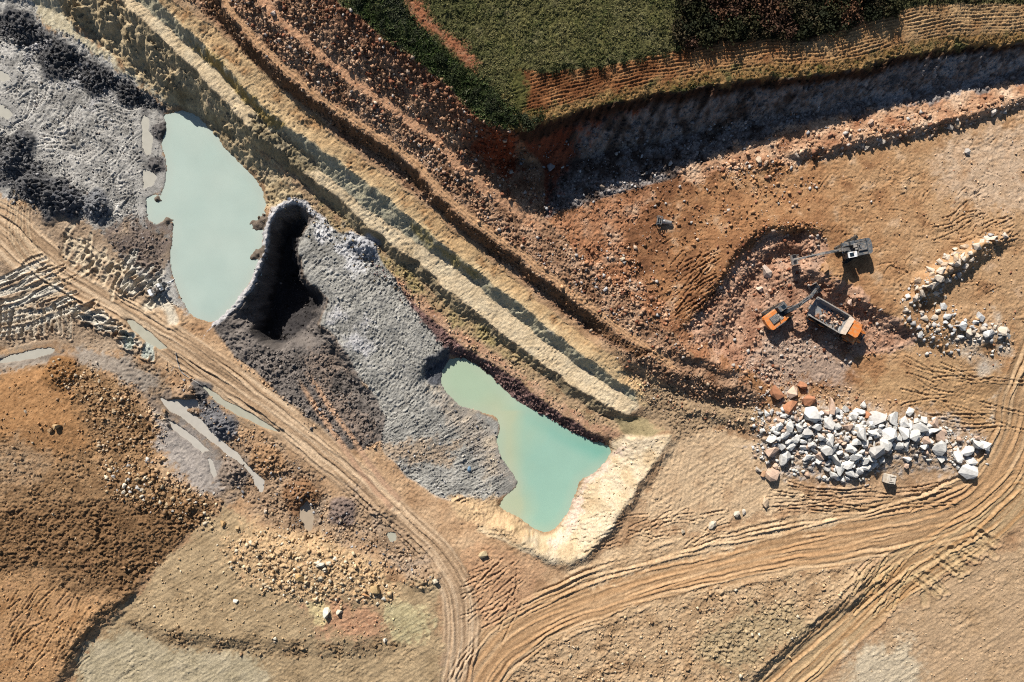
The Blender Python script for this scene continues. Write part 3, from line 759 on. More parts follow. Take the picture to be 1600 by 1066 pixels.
# clods: separate little lumps with edges, two sizes, thick in some places and thin in others
idx = np.where(AH > .06)
xi_, yi_ = X[idx] + .25 * pn(X[idx] / .5, Y[idx] / .5, 73), Y[idx] + .25 * pn(X[idx] / .5, Y[idx] / .5, 74)
dens = np.clip(.5 + .9 * n_mid[idx], 0, 1)
for cs, amp, sd_ in ((.62, .55, 3), (1.45, .85, 4)):
    d1, d2, cid = worley(xi_ / cs, yi_ / cs, sd_)
    here = cid < dens * (.75 if cs < 1 else .4)
    lump = np.clip(1 - (d1 / (0.22 + 0.5 * cid)) ** 2, 0, 1) * here
    Z[idx] += AH[idx] * amp * lump * (0.35 + cid)
    C[idx] *= (1 + AH[idx] * 1.3 * (lump > .15) * (cid - .28)).astype(f32)[:, None]


# ---- combed marks: excavator teeth on the benches and the clay shelf
bd, bs, bside = poly_dist(B_LOW[:, :2], False)
BD, BS = samp(bd * np.where(bside == 0, 1, bside), U, V), samp(bs, U, V)
BS = BS + 0.25 * BD + 1.2 * pn(BD / 30, BS / 60, 81)
tooth = np.abs(pn(BS / 4.4, BD / 45, 82))
for nm, amp in (('sloping_terrace', .24), ('terrace_face', .36), ('bright_terrace', .09), ('ledge_face', .42)):
    k = [i for i, zz in enumerate(ZONES) if zz[0] == nm][0]
    mk = (ZONE == k)
    Z -= mk * amp * (1 - tooth) * np.clip(.55 + 1.3 * pn(X / 5, Y / 5, 83), 0, 1)
    if nm == 'bright_terrace':
        near = np.exp(-((BD + 12) / 9) ** 2)
        Z -= mk * .16 * near * (1 - np.abs(pn(BS / 3.4, BD / 30, 84))) ** 2 * np.clip(.5 + 1.5 * pn(BS / 30, BD * 0, 99), 0, 1)
k = [i for i, zz in enumerate(ZONES) if zz[0] == 'cliff'][0]
Z += (ZONE == k) * .9 * pn((U + .4 * V) / 9, V / 60, 85) * sstep(.6, 2.5, ZBASE)

# clay shelf: patches of parallel scrapes, each patch its own way
x0, y0 = to_world(640, 500, -6)
_, _, pid = worley(X / 13 + .25 * pn(X / 6, Y / 6, 86), Y / 13 + .25 * pn(X / 6, Y / 6, 87), 5)
ang = (math.radians(62) + (pid - .5) * .9 + .12 * pn(X / 16, Y / 16, 88)
       - np.clip((V - 640) / 200, 0, 1) * .9).astype(f32)
wx = X + .10 * pn(X / 1.2, Y / 1.2, 89)
wy = Y + .10 * pn(X / 1.2, Y / 1.2, 90)
across = -np.sin(ang) * (wx - x0) + np.cos(ang) * (wy - y0)
along = np.cos(ang) * (wx - x0) + np.sin(ang) * (wy - y0)
comb = np.abs(pn(across / 0.30, along / 1.7, 91))
cm = (SHELF > .4) * (ZONE == SHELF_Z)
Z -= cm * .42 * np.clip(1 - comb * 1.5, 0, 1) * np.clip(.7 + .9 * pn(X / 4, Y / 4, 92), .1, 1)
C *= (1 + (cm * (.16 - .42 * np.clip(1 - comb * 1.8, 0, 1)))[..., None])
# mud flat: long scraped lines
kz = [i for i, zz in enumerate(ZONES) if zz[0] == 'mud_flat'][0]
C[ZONE == kz] *= 1.0
dirn = math.radians(-33)
ang2 = np.where(V > 195, math.radians(-6), dirn) + .3 * pn(X / 9, Y / 9, 93)
ac2 = -np.sin(ang2) * X + np.cos(ang2) * Y
al2 = np.cos(ang2) * X + np.sin(ang2) * Y
l2 = np.abs(pn(ac2 / .75, al2 / 11, 94))
l3 = pn(ac2 / 1.6, al2 / 12, 98)
C *= (1 + (ZONE == kz) * (.55 * np.clip(l3 - .1, 0, 1) * np.clip(n_fin + .6, 0, 1.5) - .25 * np.clip(1 - l2 * 2, 0, 1)))[..., None]  # wet sheen painted as pale streaks, groove shade as darker lines
Z -= (ZONE == kz) * .5 * np.clip(1 - l2 * 2.2, 0, 1) * np.clip(.6 + pn(X / 5, Y / 5, 95), 0, 1)
# ploughed furrows follow the rim
pd_, ps_, pside = poly_dist(CREST[9:, :2], False)
PDD = samp(pd_, U + .25 * wu, V + .25 * wv)
fur = np.sin(PDD * 2 * np.pi / 5.0 + 2.2 * pn(samp(ps_, U, V) / 40, PDD / 14, 96))
Z += PLOUGH * .17 * fur * np.clip(.7 + .8 * pn(X / 5, Y / 3, 97), .1, 1) * (PDD > 16)

# ---- roads: ridges of pressed-up mud running along the wheel lines
for key, n, amp, wdt in (('haul', 34, .22, 1.5), ('side', 26, .22, 1.5), ('access', 28, .25, 1.4)):
    d, s, m, hs = RD[key]
    sl = np.where(m > .02)
    dd, ss, mm, hh = d[sl], s[sl], m[sl], hs[sl]
    h = np.zeros_like(dd)
    r = np.random.default_rng(5 + n)
    for q in range(n):
        f = (q + .5) / n * 2 - 1 + r.normal(0, .05)
        c0 = f * (hh - 2) + 7 * pn(ss / 150, ss * 0 + q * 3.1, 101) + .8 * pn(ss / 24, ss * 0 + q * 5.3, 102) + .25 * pn(ss / 7, ss * 0 + q * 2.3, 103)
        a = np.clip(pn(ss / 130, ss * 0 + q * 7.7, 104) * 1.8 + (.45 if abs(f) > .4 else -.12), 0, 1)
        e = dd - c0
        h += amp * (.5 + r.random()) * a * (np.exp(-(e / wdt) ** 2) - .45 * np.exp(-((e - 3.2) / 2.4) ** 2))
    Z[sl] += h * mm
    Z[sl] += mm * .05 * pn(dd / 5, ss / 120, 105)
# edge berm lines of the haul roads
for key in ('haul', 'side'):
    d, s, m, hs = RD[key]
    for sg in (-1, 1):
        e = d - sg * (hs + 2)
        w_ = np.clip(.5 + pn(s / 50, s * 0 + sg * 4, 106) * 1.3, 0, 1)
        sl = np.abs(e) < 9
        Z[sl] += (.28 * w_ * np.exp(-(e / 2.6) ** 2) * (.6 + 1.0 * np.abs(pn(X / .6, Y / .6, 107))))[sl]
# two wheel lines on the dirt track and the branch up from the shaft
td, ts, tside = poly_dist(np.vstack([TRACK[:, :2], [[1045, 566]]]), False)
TD = samp(td * np.where(tside == 0, 1, tside), U + .5 * wu, V + .5 * wv)
tin = (np.abs(TD) < 10)
for o in (-3.5, 1.5, 6):
    Z -= tin * .16 * np.exp(-((TD - o) / 1.1) ** 2)
bd_, bs_, bside_ = poly_dist(BRANCH, False)
BRD = samp(bd_ * np.where(bside_ == 0, 1, bside_), U + .4 * wu, V + .4 * wv)
BRS = samp(bs_, U, V)
inb = sstep(25, 80, BRS) * (bd_.max() > 0)
branch_m = np.zeros_like(X)
for o in (-9, 9):
    e = np.exp(-((BRD - o) / 3.4) ** 2) * inb
    Z -= .18 * e
    Z += .10 * np.exp(-((BRD - o - 4.5) / 1.6) ** 2) * inb
    branch_m = np.maximum(branch_m, e * (BRS < bs_.max() - 2))
    paint(np.clip(e * 1.8, 0, 1) * (BRS < bs_.max() - 2), [(200, 162, 128), (184, 146, 116)], n_fin)


# ---- strokes: single ruts, grooves and ridges pressed into the ground
def stroke(px, w, depth, rim, col=None, mix=.8, soft=1.0):
    px = np.asarray(px, float)
    xx, yy, _ = px_ground_base(px[:, 0], px[:, 1])
    j0, j1 = int((xx.min() - 2 * w - GX0) / GST) - 2, int((xx.max() + 2 * w - GX0) / GST) + 3
    i0, i1 = int((yy.min() - 2 * w - GY0) / GST) - 2, int((yy.max() + 2 * w - GY0) / GST) + 3
    j0, i0, j1, i1 = max(0, j0), max(0, i0), min(NX, j1), min(NY, i1)
    if j1 - j0 < 2 or i1 - i0 < 2:
        return
    sx, sy = X[i0:i1, j0:j1], Y[i0:i1, j0:j1]
    best = np.full(sx.shape, 1e9, f32)
    for a in range(len(xx) - 1):
        ax, ay, bx, by = xx[a], yy[a], xx[a + 1], yy[a + 1]
        L2 = (bx - ax) ** 2 + (by - ay) ** 2 + 1e-9
        t = np.clip(((sx - ax) * (bx - ax) + (sy - ay) * (by - ay)) / L2, 0, 1)
        best = np.minimum(best, np.hypot(sx - ax - t * (bx - ax), sy - ay - t * (by - ay)))
    best = best * (1 + .22 * pn(sx / 1.1, sy / 1.1, 110))
    q = best / w
    Z[i0:i1, j0:j1] += (-depth * np.clip(1 - q ** 4, 0, 1) + rim * np.exp(-((q - 1.35) / .32) ** 2)).astype(f32)
    if col is not None:
        mmm = (np.clip(1.15 - q ** 2, 0, 1) * mix)[..., None]
        C[i0:i1, j0:j1] = C[i0:i1, j0:j1] * (1 - mmm) + alb(*col) * mmm


def px_ground_base(u, v):
    z = samp(ZB, u, v)
    x, y = to_world(u, v, z)
    return x, y, z


def curve_px(u, v, ang, length, bend, n=7):
    """a bent stroke through (u, v); angle in degrees clockwise from right, image sense"""
    out = []
    a0 = math.radians(ang)
    for t in np.linspace(-.5, .5, n):
        a = a0 + bend * t
        out.append((u + math.cos((a0 + a) / 2) * length * t, v + math.sin((a0 + a) / 2) * length * t))
    return out


rr = np.random.default_rng(77)
PALE = (222, 214, 196)
for q in range(15):      # long bent ruts below the access track, side by side
    v = 412 + q * 6.2
    u1 = 60 + q * 4.5 + 8 * rr.random()
    ln = [( -20, v + 26 + 3 * rr.normal()), (u1 * .3, v + 14 + 3 * rr.normal()), (u1 * .65, v + 1 + 3 * rr.normal()), (u1, v - 14 + 3 * rr.normal())]
    stroke(smooth_line(np.array(ln)), (.34 + .22 * rr.random()), .17, .15, PALE if q % 3 else (196, 176, 148), .85)
for q in range(16):
    u, v = 10 + 100 * rr.random(), 420 + 60 * rr.random()
    stroke(curve_px(u, v, -26 + 7 * rr.normal(), 25 + 30 * rr.random(), .2 * rr.normal()), .22 + .12 * rr.random(), .14, .2, PALE if rr.random() < .6 else None, .8)
for q in range(22):      # upright ruts under them
    u = -5 + 118 * (q + rr.random()) / 22
    stroke(curve_px(u, 502 + 6 * rr.normal(), 94 + 6 * rr.normal() - u * .08, 38 + 16 * rr.random(), .2 * rr.normal()), .32 + .2 * rr.random(), .25, .24, (206, 190, 166) if rr.random() < .5 else None, .7)
for q in range(26):      # lumpy ruts nearer the track
    u = 115 + 105 * rr.random()
    v = 470 + (u - 115) * .55 + 18 * rr.random()
    stroke(curve_px(u, v, 10 + 25 * rr.normal(), 16 + 22 * rr.random(), .6 * rr.normal()), .4 + .3 * rr.random(), .25, .34, PALE if rr.random() < .5 else None, .8)
for q in range(9):
    u = 192 + 46 * rr.random()
    stroke(curve_px(u, 520 + (u - 192) * .55 + 6, 100 + 20 * rr.normal(), 18 + 10 * rr.random(), .2), .5, .28, .28, (204, 210, 196), .9)
for q in range(34):      # short wheel marks above the track
    u = 95 + 110 * rr.random()
    v = 355 + (u - 95) * .62 + 40 * rr.random()
    stroke(curve_px(u, v, (-62 if rr.random() < .6 else 36) + 14 * rr.normal(), 20 + 28 * rr.random(), .3 * rr.normal()), .42 + .2 * rr.random(), .16, .13, (216, 196, 164) if rr.random() < .8 else None, .75)
for q in range(14):
    u = 195 + 60 * rr.random()
    v = 425 + (u - 195) * .7 + 18 * rr.normal()
    stroke(curve_px(u, v, -55 + 20 * rr.normal(), 22 + 20 * rr.random(), .3), .5, .25, .35, PALE, .8)
stroke(pts('232,478 250,470 262,480 270,500'), 1.3, .2, .2, (226, 214, 190), .9)
for q in range(9):       # curve at the far left
    o = q * 4.5
    stroke(smooth_line(pts('18,300 12,340 16,380 40,415 80,448') + [o, -o * .3]), .28, .10, .18, (212, 186, 150) if q % 2 else None, .6)
for q in range(26):      # arcs on the quarry floor, upper right
    u, v = 1470 + 110 * rr.random(), 322 + 60 * rr.random()
    stroke(curve_px(u, v, -14 + 14 * rr.normal() - (v - 330) * .25, 18 + 30 * rr.random(), .5 * rr.normal()), .22, .12, .16)
for q in range(60):      # floor west: marks running down to the track
    u, v = 1055 + 60 * rr.random(), 395 + 95 * rr.random()
    stroke(curve_px(u, v, -40 + 10 * rr.normal(), 16 + 26 * rr.random(), .1), .22, .14, .16)
for q in range(24):      # turning marks above the boulder pile and at the bend
    u = 1430 + 150 * rr.random()
    v = 560 + 95 * rr.random() + (u - 1430) * .18
    stroke(curve_px(u, v, 12 + 12 * rr.normal() - (v - 600) * .1, 45 + 60 * rr.random(), .35 * rr.normal()), .25, .10, .17)
for q in range(40):      # south of the boulder pile
    u = 1210 + 260 * rr.random()
    stroke(curve_px(u, 765 + 38 * rr.random() + abs(u - 1330) * -.05, 6 * rr.normal() - (u - 1330) * .06, 24 + 60 * rr.random(), .3 * rr.normal()), .22, .12, .18)
for q in range(18):      # rounded tyre lobes along the lower edge of the bend
    t = q / 17
    u, v = 1440 + 105 * t + 5 * rr.normal(), 922 - 85 * t + 5 * rr.normal()
    stroke(curve_px(u, v, 66 - 34 * t + 12 * rr.normal(), 22 + 26 * rr.random(), .3 * rr.normal()), .45 + .35 * rr.random(), .12, .18, (204, 176, 130), .4)
for q in range(30):
    u, v = 1340 + 90 * rr.random(), 880 + 70 * rr.random()
    stroke(curve_px(u, v, -52 + 10 * rr.normal(), 24 + 30 * rr.random(), .2), .3, .12, .18, (204, 178, 130) if rr.random() < .5 else None, .5)
for q in range(30):      # fork of access track and haul road
    u, v = 740 + 70 * rr.random(), 880 + 100 * rr.random()
    stroke(curve_px(u, v, -48 + 18 * rr.normal(), 26 + 44 * rr.random(), .25 * rr.normal()), .26, .12, .13)
for q in range(13):      # yard: fine parallel track marks
    u = 1010 + q * 14
    stroke([(u + 30, 700 + q * 3), (u + 14 + q, 760), (u + q * 2, 815 - q)], .25, .05, .05)
for q in range(40):
    u, v = 20 + 110 * rr.random(), 930 + 110 * rr.random()
    stroke(curve_px(u, v, -62 + 12 * rr.normal(), 20 + 30 * rr.random(), .2), .26, .12, .12)
for q in range(90):      # small scrapes anywhere on the floor
    u, v = 1030 + 560 * rr.random(), 230 + 300 * rr.random()
    if v > 250 + (1600 - u) * .08:
        stroke(curve_px(u, v, -20 + 25 * rr.normal(), 10 + 22 * rr.random(), .3), .22, .09, .10)
for q in range(40):
    u, v = 880 + 260 * rr.random(), 800 + 60 * rr.random()
    stroke(curve_px(u, v, -24 + 14 * rr.normal(), 16 + 28 * rr.random(), .3), .25, .10, .16)


# ---- heaps pressed up from the ground
def heap(u, v, r, h, power=1.5, lumps=.35, col=None):
    x, y, _ = px_ground_base(np.array(u), np.array(v))
    j0, j1 = max(0, int((x - r * 1.2 - GX0) / GST)), min(NX, int((x + r * 1.2 - GX0) / GST) + 2)
    i0, i1 = max(0, int((y - r * 1.2 - GY0) / GST)), min(NY, int((y + r * 1.2 - GY0) / GST) + 2)
    sx, sy = X[i0:i1, j0:j1], Y[i0:i1, j0:j1]
    d = np.hypot(sx - x, sy - y) / r * (1 + .28 * pn(sx / (r * .8), sy / (r * .8), 120))
    f = np.clip(1 - d, 0, 1) ** power
    Z[i0:i1, j0:j1] += (h * f * (1 + lumps * pn(sx / .7, sy / .7, 121))).astype(f32)
    if col is not None:
        mmm = np.clip((1 - d) * 4, 0, 1)[..., None]
        C[i0:i1, j0:j1] = C[i0:i1, j0:j1] * (1 - mmm) + alb(*col) * mmm * (1 + .4 * n_fin[i0:i1, j0:j1, None])


for u, v, r, h, c in ((20, 255, 3.6, 2.2, (112, 111, 111)), (55, 290, 4.2, 2.2, (100, 99, 100)), (85, 310, 5, 2.6, (96, 95, 96)), (112, 318, 3.4, 1.6, (96, 96, 100)), (150, 322, 3.6, 2.4, (128, 128, 130)), (36, 222, 3.2, 1.6, (98, 97, 97)),
                      (252, 205, 2.2, .8, (104, 100, 98)), (245, 258, 2.2, .9, (110, 106, 104)), (30, 40, 4, 1.2, (92, 91, 92)), (90, 95, 4.5, 1.4, (88, 87, 88)), (150, 125, 4, 1.3, (88, 87, 88)), (200, 148, 3, 1.0, (86, 85, 85)),
                      (345, 665, 3.6, 1.6, (124, 122, 124)), (312, 612, 3, 1.2, (118, 112, 108)), (290, 622, 3.2, 1.4, (170, 140, 110)), (370, 735, 4, 1.6, (150, 132, 116)), (420, 720, 4, 1.4, (172, 134, 96)), (470, 775, 4.4, 1.6, (150, 112, 78)),
                      (130, 30, 3.2, 1.6, None), (165, 25, 3, 1.4, None), (205, 70, 3.2, 1.5, None), (240, 100, 3, 1.3, None), (265, 130, 3, 1.4, None), (120, 15, 3.4, 1.2, None),
                      (535, 800, 3.5, 1.2, (140, 120, 108)), (600, 800, 3, .8, None), (660, 905, 3.5, 1.2, None), (575, 385, 2.6, 1.8, (176, 176, 180)), (552, 376, 2, 1.0, (190, 190, 192)),
                      (1195, 255, 2.6, .8, None), (1335, 468, 2.6, 1.2, (192, 150, 120)), (1300, 455, 2.2, .7, None), (1215, 430, 3, .8, None), (1250, 425, 2.6, .8, None), (95, 580, 4, 1.2, (150, 108, 64))):
    heap(u, v, r, h, 1.0, .5, c)
for u, v, r, h in ((1225, 650, 7, 1.2), (1265, 660, 7, 1.3), (1300, 690, 8, 1.5), (1340, 680, 8, 1.5), (1385, 680, 8, 1.4), (1430, 690, 7, 1.2), (1330, 725, 6, 1.0), (1500, 715, 5, .9), (1210, 690, 5, .8),
                   (1545, 520, 5, .9), (1500, 505, 4, .7), (1475, 505, 4, .6), (470, 890, 9, .8), (540, 900, 8, .8), (420, 860, 7, .6), (215, 750, 7, .9), (180, 610, 9, .8), (270, 650, 7, .8)):
    heap(u, v, r, h, 1.2, .3)

# ---- puddles and streams: polygon, extra depth
PUDDLES = [
    ('0,562 25,554 60,545 88,544 80,551 50,559 20,566 -20,570 -20,563', 'milky puddle at the foot of the brown spoil mound'),
    ('225,178 232,186 230,205 238,215 236,240 230,242 222,228 220,205 220,188', 'narrow milky puddle in the grey mud beside the pale pond'),
    ('222,265 236,268 248,280 245,292 234,300 238,320 230,340 226,310 224,285', 'forked milky puddle in the grey mud flowing into the pale pond'),
    ('248,618 262,626 275,622 305,624 312,634 290,640 318,660 345,690 372,708 395,735 412,752 410,770 402,768 396,745 372,722 345,702 318,682 296,668 268,648 255,632', 'long white milky stream bending below the access track'),
    ('262,655 275,660 310,690 335,712 330,716 300,694 270,672', 'thin white side channel of the milky stream'),
    ('325,716 332,722 338,742 332,748 328,735', 'small white puddle above the rubble bank'),
    ('468,792 480,780 490,800 488,828 480,832 470,812', 'tan puddle in a shaded hollow beside orange earth'),
    ('604,834 616,834 618,845 608,847', 'tiny green puddle beside the access track'),
    ('310,602 320,604 350,625 385,643 420,664 440,677 430,676 400,662 370,647 338,628', 'long thin green puddle along the access track edge'),
    ('196,498 210,500 238,522 262,545 250,548 225,532 205,514', 'pale green puddle lying in the access track ruts'),
    ('-10,160 5,165 20,180 12,186 -10,178', 'small milky puddle at the edge of the grey mud'),
    ('0,112 12,116 17,123 6,126 -10,120', 'whitish wet patch in the grey mud near the trench'),
]
PUD = []
for s_, lab in PUDDLES:
    p = pts(s_)
    zs = samp(ZB, p[:, 0], p[:, 1])
    zw = float(np.median(zs)) - .12
    m = mask(p, 2.5, .5)
    if '308,600' in s_ or '196,498' in s_ or '398,652' in s_:
        zw = None
    dep = .45
    if zw is None:      # sloping rut: follow the ground a little below it
        zz = ZBASE - .22
    else:
        zz = np.full_like(Z, zw)
    tgt = zz - dep * m
    near = mask(p, 9, .5)
    Z[:] = np.where(near > 0, Z * (1 - near) + np.minimum(Z, zz + .35) * near, Z)
    Z[:] = Z * (1 - m) + np.minimum(tgt, Z) * m
    ring = mask(p, 5, .5) * (1 - m)
    ring = np.clip(mask(p, 14, 0, 0) - m, 0, 1) * (m < .3)
    Z[:] = np.where(ring > .02, np.maximum(Z, zz + .06 + .12 * np.abs(n_peb)), Z)
    PUD.append((p, zw, lab))
    wet = mask(p, 11, .9)
    C *= (1 - .32 * wet)[..., None]

# ponds: keep the bed under water, wet edge
for sd, w in ((SD1, WATER1), (SD2, WATER2)):
    d = samp(sd, U + .6 * wu, V + .6 * wv)
    k = sstep(-2, 6, d)
    Z[:] = Z * (1 - k) + np.minimum(Z, w - .25 - np.clip(d, 0, 40) * .05) * k
    out = (d < -1.2) & (d > -17)
    Z[:] = np.where(out, np.maximum(Z, w + .05 + .10 * np.abs(n_peb)), Z)
    wet = sstep(-9, 0, d) * .35
    C *= (1 - wet * .6)[..., None]
# mud islands in the pale pond
for u, v, r in ((405, 352, 1.5), (411, 345, 1.2), (404, 397, 1.2), (409, 392, 1.0), (398, 402, .7), (262, 345, .9), (247, 312, .7)):
    x, y, _ = px_ground_base(np.array(float(u)), np.array(float(v)))
    dd = np.hypot((X - x) * .9, Y - y) / r * (1 + .5 * pn(X / .8, Y / .8, 131))
    k = np.clip(1 - dd, 0, 1)
    Z[:] = np.maximum(Z, np.where(k > 0, WATER1 - .1 + k * .7, -99))
    C[k > 0] = alb(120, 106, 92)

# sandbar colours under the shallows are left to the water

# wind-and-wash streaks on the smooth sandy ground
for nm in ('sandy_field', 'sandy_slope', 'lower_yard', 'rough_tongue'):
    kk = [i for i, zz in enumerate(ZONES) if zz[0] == nm][0]
    st_ = pn((U * .52 + V * .85) / 4.5, (U * .85 - V * .52) / 50, 160)
    mk = (ZONE == kk)
    Z += mk * .07 * st_
    C *= (1 + mk * .16 * st_)[..., None]

# ---- colour variation: soil is never even
C *= np.clip(1 + .17 * n_fin + .10 * n_mid + .30 * (n_grain - .5) + .10 * n_peb, .5, 1.6)[..., None].astype(f32)
C = np.clip(C, .006, .8)


def mat(name, rough=.9, attr=None, base=(.3, .3, .3), bump=0, bscale=6, var=0, vscale=3, spec=.2, metallic=0, objcol=False, wear=None):
    m = bpy.data.materials.new(name)
    m.use_nodes = True
    nt = m.node_tree
    b = nt.nodes['Principled BSDF']
    b.inputs['Roughness'].default_value = rough
    b.inputs['Specular IOR Level'].default_value = spec
    b.inputs['Metallic'].default_value = metallic
    tc = nt.nodes.new('ShaderNodeTexCoord')
    if attr:
        a = nt.nodes.new('ShaderNodeAttribute')
        a.attribute_name = attr
        src = a.outputs['Color']
    elif objcol:
        a = nt.nodes.new('ShaderNodeObjectInfo')
        src = a.outputs['Color']
    else:
        a = nt.nodes.new('ShaderNodeRGB')
        a.outputs[0].default_value = (*base, 1)
        src = a.outputs[0]
    if var:
        n = nt.nodes.new('ShaderNodeTexNoise')
        n.inputs['Scale'].default_value = vscale
        n.inputs['Detail'].default_value = 4
        n.inputs['Roughness'].default_value = .65
        nt.links.new(tc.outputs['Object'], n.inputs['Vector'])
        r = nt.nodes.new('ShaderNodeMapRange')
        r.inputs['From Min'].default_value = .3
        r.inputs['From Max'].default_value = .7
        r.inputs['To Min'].default_value = 1 - var
        r.inputs['To Max'].default_value = 1 + var
        nt.links.new(n.outputs['Fac'], r.inputs['Value'])
        mx = nt.nodes.new('ShaderNodeVectorMath')
        mx.operation = 'SCALE'
        nt.links.new(src, mx.inputs[0])
        nt.links.new(r.outputs[0], mx.inputs['Scale'])
        src = mx.outputs[0]
    if wear is not None:
        n = nt.nodes.new('ShaderNodeTexNoise')
        n.inputs['Scale'].default_value = 2.2
        n.inputs['Detail'].default_value = 6
        nt.links.new(tc.outputs['Object'], n.inputs['Vector'])
        r = nt.nodes.new('ShaderNodeMapRange')
        r.inputs['From Min'].default_value = .46
        r.inputs['From Max'].default_value = .66
        nt.links.new(n.outputs['Fac'], r.inputs['Value'])
        mx = nt.nodes.new('ShaderNodeMix')
        mx.data_type = 'RGBA'
        mx.inputs['B'].default_value = (*wear, 1)
        nt.links.new(src, mx.inputs['A'])
        mm_ = nt.nodes.new('ShaderNodeMath')
        mm_.operation = 'MULTIPLY'
        mm_.inputs[1].default_value = .75
        nt.links.new(r.outputs[0], mm_.inputs[0])
        nt.links.new(mm_.outputs[0], mx.inputs['Factor'])
        src = mx.outputs['Result']
    nt.links.new(src, b.inputs['Base Color'])
    if bump:
        n = nt.nodes.new('ShaderNodeTexNoise')
        n.inputs['Scale'].default_value = bscale
        n.inputs['Detail'].default_value = 3
        nt.links.new(tc.outputs['Object'], n.inputs['Vector'])
        bp = nt.nodes.new('ShaderNodeBump')
        bp.inputs['Strength'].default_value = bump
        bp.inputs['Distance'].default_value = .12
        nt.links.new(n.outputs['Fac'], bp.inputs['Height'])
        nt.links.new(bp.outputs[0], b.inputs['Normal'])
    return m


M = {}
M['soil'] = mat('soil', .95, attr='earth', bump=.8, bscale=6.5, var=.18, vscale=3.5, spec=.1)


def mesh_obj(name, verts, faces, material, parent=None, colors=None, smooth=False):
    me = bpy.data.meshes.new(name)
    verts = np.asarray(verts, f32)
    if isinstance(faces, np.ndarray):
        nv = faces.shape[1]
        me.vertices.add(len(verts))
        me.vertices.foreach_set('co', verts.ravel())
        me.loops.add(faces.size)
        me.loops.foreach_set('vertex_index', faces.astype(np.int32).ravel())
        me.polygons.add(len(faces))
        me.polygons.foreach_set('loop_start', np.arange(0, faces.size, nv, dtype=np.int32))
        me.polygons.foreach_set('loop_total', np.full(len(faces), nv, np.int32))
        me.update(calc_edges=True)
    else:
        me.from_pydata([tuple(map(float, v)) for v in verts], [], faces)
    if colors is not None:
        at = me.color_attributes.new('earth', 'FLOAT_COLOR', 'POINT')
        c4 = np.ones((len(verts), 4), f32)
        c4[:, :3] = colors
        at.data.foreach_set('color', c4.ravel())
    if smooth:
        me.polygons.foreach_set('use_smooth', np.ones(len(me.polygons), bool))
    me.materials.append(material)
    o = bpy.data.objects.new(name, me)
    COL.objects.link(o)
    if parent:
        o.parent = parent
    return o


def tag(o, label, cat=None, group=None, kind=None):
    o['label'] = label
    if cat:
        o['category'] = cat
    if group:
        o['group'] = group
    if kind:
        o['kind'] = kind
    return o


# ---- build the ground, one object per zone, from the one height grid
# close up stray specks of zone so that every zone reads as one patch
for _ in range(2):
    for sh in ((0, 2), (0, -2), (2, 0), (-2, 0)):
        r2 = np.roll(ZONE, sh, (0, 1))
        opp = np.roll(ZONE, (-sh[0], -sh[1]), (0, 1))
        ZONE = np.where((r2 == opp), r2, ZONE)
P3 = np.stack([X, Y, Z], -1).reshape(-1, 3)
C3 = C.reshape(-1, 3)
ii, jj = np.meshgrid(np.arange(NY - 1), np.arange(NX - 1), indexing='ij')
v0 = ii * NX + jj
QUADS = np.stack([v0, v0 + 1, v0 + NX + 1, v0 + NX], -1)
fz = ZONE[:-1, :-1]
for k, (nm, lab, cat) in enumerate(ZONES):
    f = QUADS[fz == k]
    if not len(f):
        continue
    vid, inv = np.unique(f, return_inverse=True)
    o = mesh_obj(nm, P3[vid], inv.reshape(-1, 4), M['soil'], colors=C3[vid])
    tag(o, lab, cat, kind='structure')

# ---- land beyond the frame: the border of the grid carried outwards, ring by ring
bi = np.concatenate([np.arange(NX - 1), np.full(NY - 1, NX - 1), np.arange(NX - 1, 0, -1), np.zeros(NY - 1, int)])[::3]
bj = np.concatenate([np.zeros(NX - 1, int), np.arange(NY - 1), np.full(NX - 1, NY - 1), np.arange(NY - 1, 0, -1)])[::3]
bx, by, bz, bc = X[bj, bi], Y[bj, bi], Z[bj, bi], C[bj, bi]
ker = np.ones(41) / 41
bzs = np.convolve(np.concatenate([bz[-20:], bz, bz[:20]]), ker, 'valid')
bcs = np.stack([np.convolve(np.concatenate([bc[-20:, q], bc[:, q], bc[:20, q]]), ker, 'valid') for q in range(3)], -1)
rings, rcol = [], []
for q, (dst, keep) in enumerate(((0, 1), (1.2, .9), (3, .7), (6, .5), (11, .3), (20, .1), (40, 0), (80, 0), (160, 0), (400, 0), (1200, 0))):
    fx, fy = 1 + dst / 111, 1 + dst / 77.5
    rx, ry = bx * fx, by * fy
    rz = bz * keep + bzs * (1 - keep) - (.02 if q == 0 else 0) + (min(dst, 40) * .05) * fbm(rx / 12, ry / 12, 3, 140)
    if dst > 40:
        rz = rz * 40 / dst + (-2) * (1 - 40 / dst)
    rings.append(np.stack([rx, ry, rz], -1))
    rcol.append((bc * keep + bcs * (1 - keep)) * (1 + .25 * fbm(rx / 3, ry / 3, 3, 141))[:, None])
nb = len(bi)
rv = np.concatenate(rings)
a = np.arange(nb)
rf = np.concatenate([np.stack([q * nb + a, q * nb + (a + 1) % nb, (q + 1) * nb + (a + 1) % nb, (q + 1) * nb + a], -1)[:, ::-1] for q in range(len(rings) - 1)])
tag(mesh_obj('terrain', rv, rf, M['soil'], colors=np.clip(np.concatenate(rcol), .01, .8)), 'open land continuing around the quarry', 'land', kind='structure')

